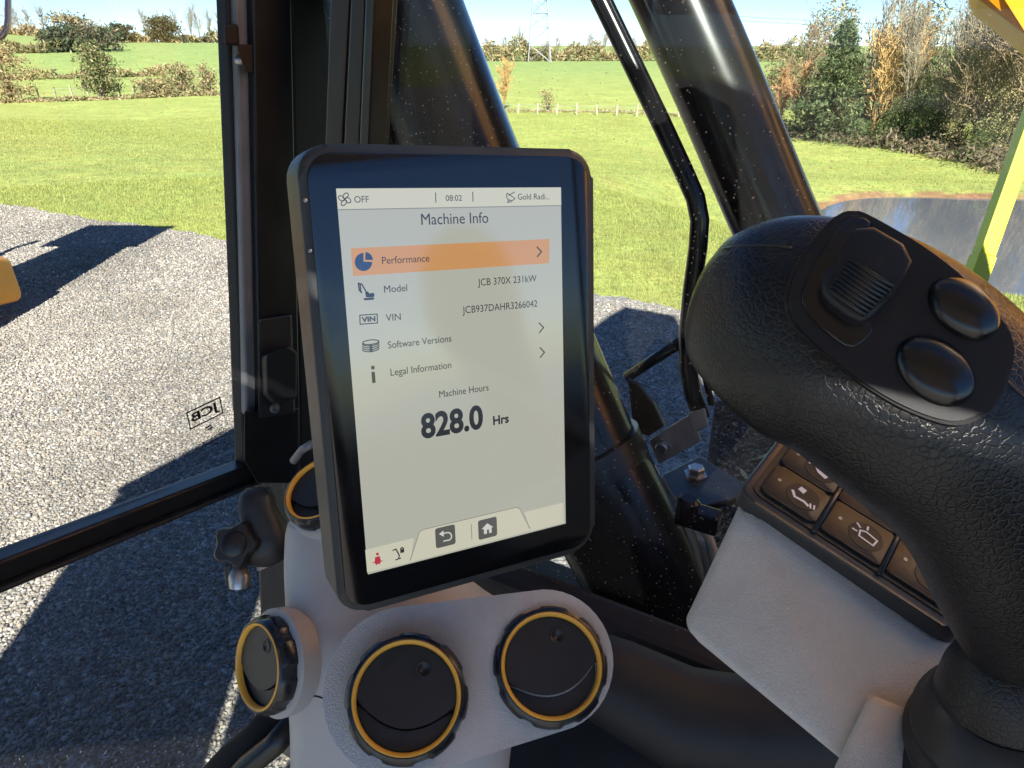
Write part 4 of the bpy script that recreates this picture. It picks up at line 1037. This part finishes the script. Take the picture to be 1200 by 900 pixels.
sp('info_icon', arc(437, 430.8, 2.2, 2.4, 0, 345, 12), INK); sp('info_icon', ((435.3, 436), (439.2, 435.6), (440.3, 448.5), (436.3, 449)), INK)
# bottom bar and keys
sp('tool_bar', ((428, 644.5), (485, 630.5), (481, 659), (430.3, 671)), BAR, L1); sp('tool_bar', ((614.5, 600.2), (660, 589), (660.8, 612.5), (622, 622.5)), BAR, L1)
sp('tab', ((481, 658.8), (492, 623), (496, 620.5), (605, 594.5), (609, 596), (621.5, 622.3)), BAR, L1)
ss('tab_edge', [([(480.5, 657), (491.5, 623.5), (496, 620.5), (605, 594.5), (609, 596), (621, 619)], False)], 0.9, LIN)
for bx, by in ((522, 628.5), (571.5, 619)):
    u, v = MF.uv(bx, by, L2); h = 11.7 * px2m * 1.0
    MB().sheet([MF.pt(p, q, L2) for p, q in rrect(u - h * 1.1, u + h * 1.1, v - h * 1.1, v + h * 1.1, h * 0.25, 4)]).build('soft_key', BTN, scr)
ss('divider', [([(552.3, 614.5), (553, 632)], False)], 0.9, LIN)
ss('back_icon', [([(518, 625.3), (525, 624)], False), (arc(525, 628.6, 4.2, 4.6, -85, 100, 8), False), ([(524.5, 633.2), (520, 634.2)], False)], 1.5, WHT, L3)
sp('back_icon', ((514.5, 626), (519.6, 621.6), (520.2, 629)), WHT, L3)
sp('home_icon', ((564.5, 620.3), (571, 613.2), (578, 617.7), (576, 618.3), (576.3, 624), (573.2, 624.7), (573, 620.3), (570.5, 620.8), (570.7, 625.3), (567.3, 626), (567, 620)), WHT, L3)
sp('seat_belt_icon', arc(442.3, 649.3, 1.7, 1.8, 0, 330, 10), RED); sp('seat_belt_icon', ((439.5, 653), (445, 651.5), (446.5, 657.5), (445, 661.5), (443, 660.5), (441, 662.5), (439, 659.5)), RED)
ss('seat_belt_icon', [([(437, 659.5), (442.5, 657.7), (448.3, 657.3)], False)], 1.0, RED)
ss('lever_lock_icon', [([(460.5, 645), (464, 643.5), (468, 651), (467, 655)], False), ([(464, 656), (469.5, 654)], False), (arc(471.2, 644, 1.7, 2.2, 180, 360, 6), False)], 1.5, INK)
sp('lever_lock_icon', ((469, 644), (473.5, 643), (473.7, 647.2), (469.2, 648.2)), INK)

# ================================================================== VENT CONSOLE
V1, V2 = P(477, 817, 0.470), P(645, 780, 0.500)
toc = (CAM - (V1 + V2) / 2).normalized()
PF = Fr((V1 + V2) / 2, V2 - V1, toc + UP * 0.10 + CR * 0.06)
vt = thing('vent_console', P(420, 900, 0.6), 'grey moulded vent console below the display', 'console')
def hull2(c1, r1, c2, r2, n=40):
    """outline around two circles in the frame plane"""
    pts = [Vector((c1[0] + r1 * math.cos(2 * math.pi * i / n), c1[1] + r1 * math.sin(2 * math.pi * i / n))) for i in range(n)] + [Vector((c2[0] + r2 * math.cos(2 * math.pi * i / n), c2[1] + r2 * math.sin(2 * math.pi * i / n))) for i in range(n)]
    pts.sort(key=lambda p: (p.x, p.y))
    def half(ps):
        o = []
        for p in ps:
            while len(o) > 1 and (o[-1] - o[-2]).cross(p - o[-2]) <= 1e-12: o.pop()
            o.append(p)
        return o
    return half(pts)[:-1] + half(pts[::-1])[:-1]
c1 = PF.uv(473, 806); c2 = PF.uv(643, 770)
out = hull2(c1, 0.0545, c2, 0.0475)
MB().prism([PF.pt(p.x, p.y, -0.006) for p in out], PF.z, 0.13, 0.016, 5).build('pod', M['grey_plastic'], vt, True, 40)
# column behind the pod and monitor
secs = [(606, 402, 56, 0.635), (622, 408, 66, 0.63), (660, 428, 88, 0.62), (700, 455, 114, 0.605), (735, 478, 138, 0.59), (790, 478, 136, 0.585), (850, 474, 128, 0.59), (960, 468, 122, 0.60)]
rings = []
for y, x, hw, d in secs:
    c_ = P(x, y, d); k = d / FPX; rr = []
    for i in range(40):
        a = 2 * math.pi * i / 40; ca, sa = math.cos(a), math.sin(a)
        rr.append(c_ + CR * math.copysign(abs(ca) ** 0.7, ca) * hw * k + CF * math.copysign(abs(sa) ** 0.7, sa) * 0.055)
    rings.append(rr)
def smooth_rings(rg_, n):
    out = []
    for i in range(len(rg_) - 1):
        p0, p1, p2, p3 = rg_[max(i - 1, 0)], rg_[i], rg_[i + 1], rg_[min(i + 2, len(rg_) - 1)]
        for s in range(n):
            t_ = s / n; out.append([0.5 * ((2 * b) + (c - a) * t_ + (2 * a - 5 * b + 4 * c - d) * t_ ** 2 + (3 * b - a - 3 * c + d) * t_ ** 3) for a, b, c, d in zip(p0, p1, p2, p3)])
    return out + [rg_[-1]]
colm = MB().loft(smooth_rings(rings, 5)); colm.build('column', M['grey_smooth'], vt, True)
# seam across the column
bv = BVHTree.FromPolygons([v for v in colm.v], colm.f)
def on_surface(bvh, px, py, lift=0.0):
    h = bvh.ray_cast(CAM, ray(px, py).normalized())
    return None if h[0] is None else h[0] - ray(px, py).normalized() * lift
sm = [on_surface(bv, x, y, 0.0002) for x, y in ((345, 826), (352, 818), (362, 815), (372, 816), (384, 820), (396, 824))]
sm = [q for q in sm if q]
if len(sm) > 2: MB().tube(sm, 0.0007, 6).build('seam', M['black_matte'], vt)

def vent(fr, Rr, rot, name='air_vent'):
    """round louvre: black notched rim, orange ring, two flaps and a thumb dimple"""
    base_ = MB().lathe(fr, [(Rr * 0.93, -0.012), (Rr * 0.985, -0.008), (Rr * 1.0, -0.002), (Rr * 0.985, 0.003), (Rr * 0.93, 0.0065), (Rr * 0.885, 0.0075), (Rr * 0.86, 0.0072), (Rr * 0.80, 0.003), (Rr * 0.79, -0.004)], 96,
                       lambda a, r, z: 1 - (0.035 if (r > Rr * 0.94 and int((a / (2 * math.pi) * 24)) % 3 == 0) else 0), cap=False).build(name, M['vent_rim'], vt, True, 30)
    MB().lathe(fr, [(Rr * 0.795, 0.0032), (Rr * 0.80, 0.0058), (Rr * 0.825, 0.0078), (Rr * 0.855, 0.0080), (Rr * 0.868, 0.0072)], 72, cap=False).build('orange_ring', M['orange'], base_, True, 60)
    rr = Rr * 0.785
    f2 = Fr(fr.o, fr.x * math.cos(rot) + fr.y * math.sin(rot), fr.z)
    def arcp(h):       # sagging boundary between the flaps
        return [(rr * 0.94 * x, -rr * (0.17 + h + 0.42 * (1 - x * x))) for x in [1 - 2 * i / 16 for i in range(17)]]
    a_end = math.atan2(-0.17, 0.94)
    up_ = [(rr * math.cos(a), rr * math.sin(a)) for a in [a_end + (math.pi - 2 * a_end) * i / 36 for i in range(37)]]
    bot = arcp(0.0)
    MB().prism([f2.pt(u, v, 0.0045) for u, v in up_ + bot[::-1][1:-1]], f2.z, 0.004, 0.0016, 3).build('upper_flap', M['vent_flap'], base_, True, 30)
    a2 = math.atan2(-0.20, 0.93)
    lo_ = [(rr * math.cos(a), rr * math.sin(a)) for a in [math.pi - a2 + (math.pi + 2 * a2) * i / 24 for i in range(25)]]
    MB().prism([f2.pt(u, v, 0.0012) for u, v in lo_ + arcp(0.035)], f2.z, 0.003, 0.0006, 2).build('lower_flap', M['vent_flap'], base_, True, 30)
    df = Fr(f2.pt(rr * 0.28, rr * 0.55, 0.0046), f2.x, f2.z)
    MB().lathe(df, [(0.0055, 0.0), (0.0052, 0.0005), (0.0045, 0.0002), (0.0032, -0.0003), (0.0, -0.0006)], 24).build('thumb_dimple', M['vent_flap'], base_, True)
    MB().lathe(Fr(fr.o - fr.z * 0.0045, fr.x, fr.z), [(0.0, 0.0), (Rr * 0.93, 0.0), (Rr * 0.93, -0.006)], 48).build('backing', M['black_matte'], base_)
    return base_
vent(Fr(V1, PF.x, PF.z + UP * 0.02), 0.0412, R(-16))
vent(Fr(V2, PF.x, PF.z + UP * 0.02), 0.0412, R(2))
# side vent facing left, on a cup
LV = P(311, 779, 0.545)
LF_ = Fr(LV, CU.cross(cx((-0.66, 0.10, 0.74))), cx((-0.66, 0.10, 0.74)))
vent(LF_, 0.0370, R(5))
MB().lathe(Fr(LV, LF_.x, LF_.z), [(0.030, -0.05), (0.037, -0.032), (0.041, -0.018), (0.041, -0.008), (0.036, -0.006)], 48).build('vent_cup', M['grey_smooth'], vt, True, 50)
TV = P(377, 577, 0.585)
TF_ = Fr(TV, CR, cx((-0.30, 0.62, 0.72)))
vent(TF_, 0.0330, R(0))
MB().lathe(TF_, [(0.026, -0.06), (0.032, -0.04), (0.0345, -0.02), (0.0345, -0.006), (0.030, -0.004)], 48).build('vent_cup', M['grey_smooth'], vt, True, 50)

# dark inner trim below, right of the vent pod
t = thing('lower_trim', P(800, 950, 0.7), 'black lower side trim between the vents and the grey armrest console', 'trim')
MB().tube([P(x, y, d) for x, y, d in ((640, 760, 0.66), (720, 800, 0.65), (800, 842, 0.63), (880, 856, 0.62), (980, 856, 0.60), (1080, 860, 0.58))], [0.03, 0.04, 0.045, 0.045, 0.045, 0.045], 24).build('roll', M['black_matte'], t, True)
MB().hull([P(x, y, d) for x, y, d in ((560, 880, 0.70), (700, 820, 0.68), (980, 880, 0.62), (1100, 900, 0.6), (560, 1050, 0.62), (1100, 1050, 0.52), (560, 1050, 0.72), (1100, 1050, 0.7))], 0.01).build('lower_panel', M['black_matte'], t)

# ================================================================== GREY CONSOLE WITH KEYPAD
ct = thing('armrest_console', P(960, 860, 0.40), 'light grey grained side console carrying the keypad', 'console')
A, B, Cc, D = P(872, 578, 0.435), P(1150, 752, 0.386), P(1000, 905, 0.350), P(797, 737, 0.405)
E1, F1 = P(902, 534, 0.475), P(1200, 640, 0.43)
G1, H1 = P(830, 700, 0.52), P(1010, 860, 0.46)
MB().hull([A, B, Cc, D, E1, F1, G1, H1, P(1260, 860, 0.36), P(1150, 1000, 0.34)], 0.010, 5).build('body', M['grey_plastic'], ct, True, 50)
MB().hull([P(x, y, d) for x, y, d in ((1019, 813, 0.362), (1088, 841, 0.358), (1110, 900, 0.352), (975, 905, 0.345), (1000, 990, 0.32), (1110, 990, 0.33), (1019, 813, 0.39), (1110, 880, 0.40), (975, 905, 0.40), (1060, 990, 0.37))], 0.004, 4).build('raised_step', M['grey_plastic'], ct, True, 50)
# keypad plane spanned by two measured directions
K0 = P(882, 580, 0.432)                                   # near left corner of the key field
KU = P(952, 625.5, 0.4165) - K0; KU = KU * (1 / 1.0)       # one key along the console
KV = P(905, 549, 0.4495) - K0                             # one key across
KN = KU.cross(KV).normalized()
KN = KN if KN.dot(CAM - K0) > 0 else -KN
Kp = lambda u, v, w=0.0: K0 + KU * u + KV * v + KN * w
kp = thing('keypad', Kp(1, 1, -0.004), 'black membrane keypad with white symbols on the grey console', 'keypad')
def krect(u0, u1, v0, v1, r, k=5):
    return [(u, v) for u, v in rrect(u0, u1, v0, v1, r, k)]
fo = [Kp(u, v, 0.0045) for u, v in krect(-0.20, 3.25, -0.30, 2.25, 0.30)]
MB().prism(fo, KN, 0.012, 0.0025, 3).build('frame', M['key_frame'], kp, True, 35)
MB().prism([Kp(u, v, 0.0055) for u, v in krect(-0.06, 3.1, -0.10, 2.1, 0.2)], KN, 0.003, 0.0003, 1).build('gasket', M['black_matte'], kp)
marks = {}
for i in range(3):
    for j in range(2):
        u0, u1, v0, v1 = i + 0.03, i + 0.95, j + 0.02, j + 0.97
        ky = MB().prism([Kp(u, v, 0.0075) for u, v in krect(u0, u1, v0, v1, 0.13 if i == 0 else 0.05, 4)], KN, 0.003, 0.0008, 2).build('key', M['key'], kp, True, 30)
        cu, cv = (u0 + u1) / 2 + 0.12, (v0 + v1) / 2
        el = [Kp(cu + 0.26 * math.cos(a), cv + 0.34 * math.sin(a), 0.0078) for a in [2 * math.pi * k / 24 for k in range(24)]]
        MB().prism(el, KN, 0.0004, 0.0002, 1).build('lens', M['lens'], ky, True, 30)
        mb = MB(); kk = lambda a, b: Kp(cu + a, cv + b, 0.0081); w = 0.0011
        if (i, j) == (0, 0):
            mb.sheet([kk(-0.12, 0.10), kk(-0.02, 0.06), kk(0.0, 0.2), kk(-0.10, 0.22)]); stroke(mb, [kk(-0.17, -0.02), kk(-0.1, -0.14), kk(0.05, -0.12), kk(0.12, -0.16)], w * 1.6, KN); stroke(mb, [kk(0.14, -0.08), kk(0.17, -0.18)], w, KN); stroke(mb, [kk(0.2, -0.06), kk(0.22, -0.16)], w, KN)
        elif (i, j) == (0, 1):
            mb.sheet([kk(-0.12, 0.0), kk(-0.02, -0.14), kk(0.12, -0.2), kk(0.16, -0.06), kk(0.1, 0.1), kk(0.0, 0.14), kk(-0.04, 0.05)]); stroke(mb, [kk(-0.2, -0.02), kk(-0.1, 0.08)], w, KN)
        elif (i, j) == (1, 0):
            stroke(mb, [kk(-0.08, -0.1), kk(-0.1, 0.05), kk(-0.02, 0.1), kk(0.16, 0.05), kk(0.14, -0.13)], w, KN, True)
            for a_, b_, c2_, d2_ in ((-0.02, 0.17, -0.03, 0.25), (-0.12, 0.12, -0.18, 0.18), (-0.14, -0.02, -0.2, -0.02)): stroke(mb, [kk(a_, b_), kk(c2_, d2_)], w, KN)
        else:
            stroke(mb, [kk(-0.14, -0.02), kk(0.1, -0.06)], w, KN); stroke(mb, [kk(-0.14, 0.1), kk(-0.1, -0.1), kk(0.1, -0.14)], w, KN); mb.sheet([kk(-0.05, 0.02), kk(0.05, 0.0), kk(0.05, 0.1), kk(-0.04, 0.12)])
        mb.build('symbol', M['key_mark'], ky)
        MB().prism([Kp(u0 + 0.17 + 0.03 * math.cos(a), cv + 0.05 + 0.045 * math.sin(a), 0.0078) for a in [k * math.pi / 4 for k in range(8)]], KN, 0.0004).build('status_light', M['frame_grey'], ky)
for i in (1, 2):
    MB().tube([Kp(i - 0.01, -0.14, 0.006), Kp(i - 0.01, 2.08, 0.006)], 0.0016, 8).build('rib', M['key_frame'], kp, True)

# ================================================================== JOYSTICK
jt = thing('joystick', P(1170, 880, 0.33), 'black leather grained joystick with thumb wheel and two round buttons', 'joystick')
sp_ = [  # pixel centre, in-plane radius px, depth, roundness towards the viewer
    (810, 356, 6, 0.318), (815, 357, 40, 0.316), (826, 360, 66, 0.312), (848, 364, 91, 0.305), (890, 370, 117, 0.298), (942, 386, 133, 0.290), (1000, 408, 138, 0.284), (1056, 446, 140, 0.280),
    (1108, 494, 137, 0.278), (1150, 548, 126, 0.279), (1182, 610, 114, 0.283), (1204, 680, 104, 0.292), (1216, 740, 88, 0.303), (1222, 790, 66, 0.312), (1225, 815, 40, 0.318)]
rings = []
for i, (x, y, r, d) in enumerate(sp_):
    a = Vector(sp_[max(i - 1, 0)][:2]); b = Vector(sp_[min(i + 1, len(sp_) - 1)][:2])
    tx, ty = (b - a).normalized(); nx, ny = -ty, tx              # image-plane normal (y down)
    n1 = CR * nx - CU * ny; c_ = P(x, y, d); k = d / FPX
    rings.append([c_ + n1 * math.cos(q) * r * k - CF * math.copysign(abs(math.sin(q)) ** 0.9, math.sin(q)) * r * k * 0.78 for q in [2 * math.pi * j / 48 for j in range(48)]])
rings = smooth_rings(rings, 4)
hb = MB().loft(rings)
bvj = BVHTree.FromPolygons(hb.v, hb.f)
pa, pb, pc = [on_surface(bvj, x, y) for x, y in ((938, 345), (1150, 462), (1060, 300))]
JF = Fr((pa + pb + pc) / 3, pb - pa, (pb - pa).cross(pc - pa))
if JF.z.dot(CAM - JF.o) < 0: JF = Fr(JF.o, pb - pa, -(pb - pa).cross(pc - pa))
hb.v = [v if (v - JF.o).dot(JF.z) < -0.0002 else v - JF.z * ((v - JF.o).dot(JF.z) + 0.0002) for v in hb.v]
hd = hb.build('grip', M['grip'], jt, True)
bvj = BVHTree.FromPolygons(hb.v, hb.f)
def jpoly(pts, w): return [JF.pt(*JF.uv(x, y, w), w) for x, y in pts]
def rounded(pts, it=2):
    for _ in range(it):
        o = []
        for i in range(len(pts)):
            a, b = pts[i], pts[(i + 1) % len(pts)]
            o += [(a[0] * .75 + b[0] * .25, a[1] * .75 + b[1] * .25), (a[0] * .25 + b[0] * .75, a[1] * .25 + b[1] * .75)]
        pts = o
    return pts
plate_px = [(922, 352), (934, 312), (958, 282), (984, 254), (1004, 250), (1030, 262), (1090, 297), (1140, 338), (1178, 384), (1186, 410), (1176, 448), (1158, 478), (1130, 494), (1100, 492), (1050, 472), (1000, 440), (950, 398), (930, 376)]
rim = MB().prism(jpoly(rounded([(1047 + (x - 1047) * 1.035, 375 + (y - 375) * 1.045) for x, y in plate_px]), 0.0012), JF.z, 0.012, 0.0010, 3).build('plate_rim', M['black_matte'], jt, True, 35)
MB().prism(jpoly(rounded(plate_px), 0.0022), JF.z, 0.006, 0.0008, 3).build('face_plate', M['grip_plate'], jt, True, 35)
MB().prism(jpoly(rounded([(936, 350), (950, 318), (986, 258), (1010, 252), (1024, 262), (985, 330), (1030, 380), (1006, 408), (985, 404), (950, 372)], 1), 0.0030), JF.z, 0.002, 0.0007, 3).build('thumb_recess', M['button'], jt, True, 35)
rk = MB().prism(jpoly(rounded([(1008, 254), (1078, 294), (1051, 340), (1024, 373), (1004, 377), (966, 348), (963, 326), (984, 300)], 1), 0.0095), JF.z, 0.009, 0.0022, 4).build('thumb_wheel', M['grip_plate'], jt, True, 40)
for i in range(9):
    f = i / 8
    a = Vector((992 - 22 * f, 302 + 36 * f)); b = Vector((1049 - 33 * f, 338 + 33 * f))
    MB().tube(jpoly([tuple(a.lerp(b, s)) for s in (0.04, 0.5, 0.96)], 0.0097), 0.0009, 8).build('ridge', M['black_satin'], rk, True)
for (x, y, ra_, rb_) in ((1126, 364, 47, 31), (1093, 436, 52, 35)):
    d1 = Vector(JF.uv(x + 10 * math.cos(R(36)), y + 10 * math.sin(R(36)))) - Vector(JF.uv(x, y)); d2 = Vector(JF.uv(x - 10 * math.sin(R(36)), y + 10 * math.cos(R(36)))) - Vector(JF.uv(x, y))
    u, v = JF.uv(x, y); rings = []; rw = []
    for (k, z) in ((1.0, -0.001), (1.0, 0.0022), (0.97, 0.0034), (0.88, 0.0046), (0.7, 0.0058), (0.45, 0.0066), (0.2, 0.0070), (0.02, 0.0071)):
        rings.append([JF.pt(u + (d1.x * ra_ * math.cos(a) + d2.x * rb_ * math.sin(a)) * k / 10, v + (d1.y * ra_ * math.cos(a) + d2.y * rb_ * math.sin(a)) * k / 10, z) for a in [2 * math.pi * j / 40 for j in range(40)]])
    MB().loft(rings).build('button', M['button'], jt, True, 60)
# moulded seams on the grip
sm = [on_surface(bvj, x, y, 0.0001) for x, y in ((838, 296), (850, 291), (870, 288), (890, 287), (910, 288), (928, 291))]
MB().tube([q for q in sm if q], 0.0006, 6).build('seam', M['black_satin'], jt, True)
sm = [on_surface(bvj, x, y, 0.0001) for x, y in ((1174, 442), (1186, 452), (1197, 462), (1208, 474))]
MB().tube([q for q in sm if q], 0.0006, 6).build('seam', M['black_satin'], jt, True)
# collar and bellows at the foot
ax = (P(1150, 770, 0.318) - P(1165, 960, 0.36)).normalized()
BF = Fr(P(1190, 880, 0.335), CR, ax)
MB().lathe(BF, [(0.002, 0.070), (0.012, 0.068), (0.020, 0.062), (0.027, 0.050), (0.032, 0.034), (0.0355, 0.016), (0.037, -0.002), (0.037, -0.03)], 48).build('collar', M['grip'], jt, True, 60)
prof = [(0.026, 0.040), (0.033, 0.036)]
for i in range(8):
    z = 0.03 - i * 0.012; r = 0.036 + i * 0.0045
    prof += [(r, z), (r + 0.0045, z - 0.004), (r + 0.005, z - 0.008), (r + 0.0015, z - 0.0105)]
MB().lathe(Fr(P(1188, 892, 0.332), CR, ax), prof, 56, cap=False).build('bellows', M['rubber'], jt, True, 70)
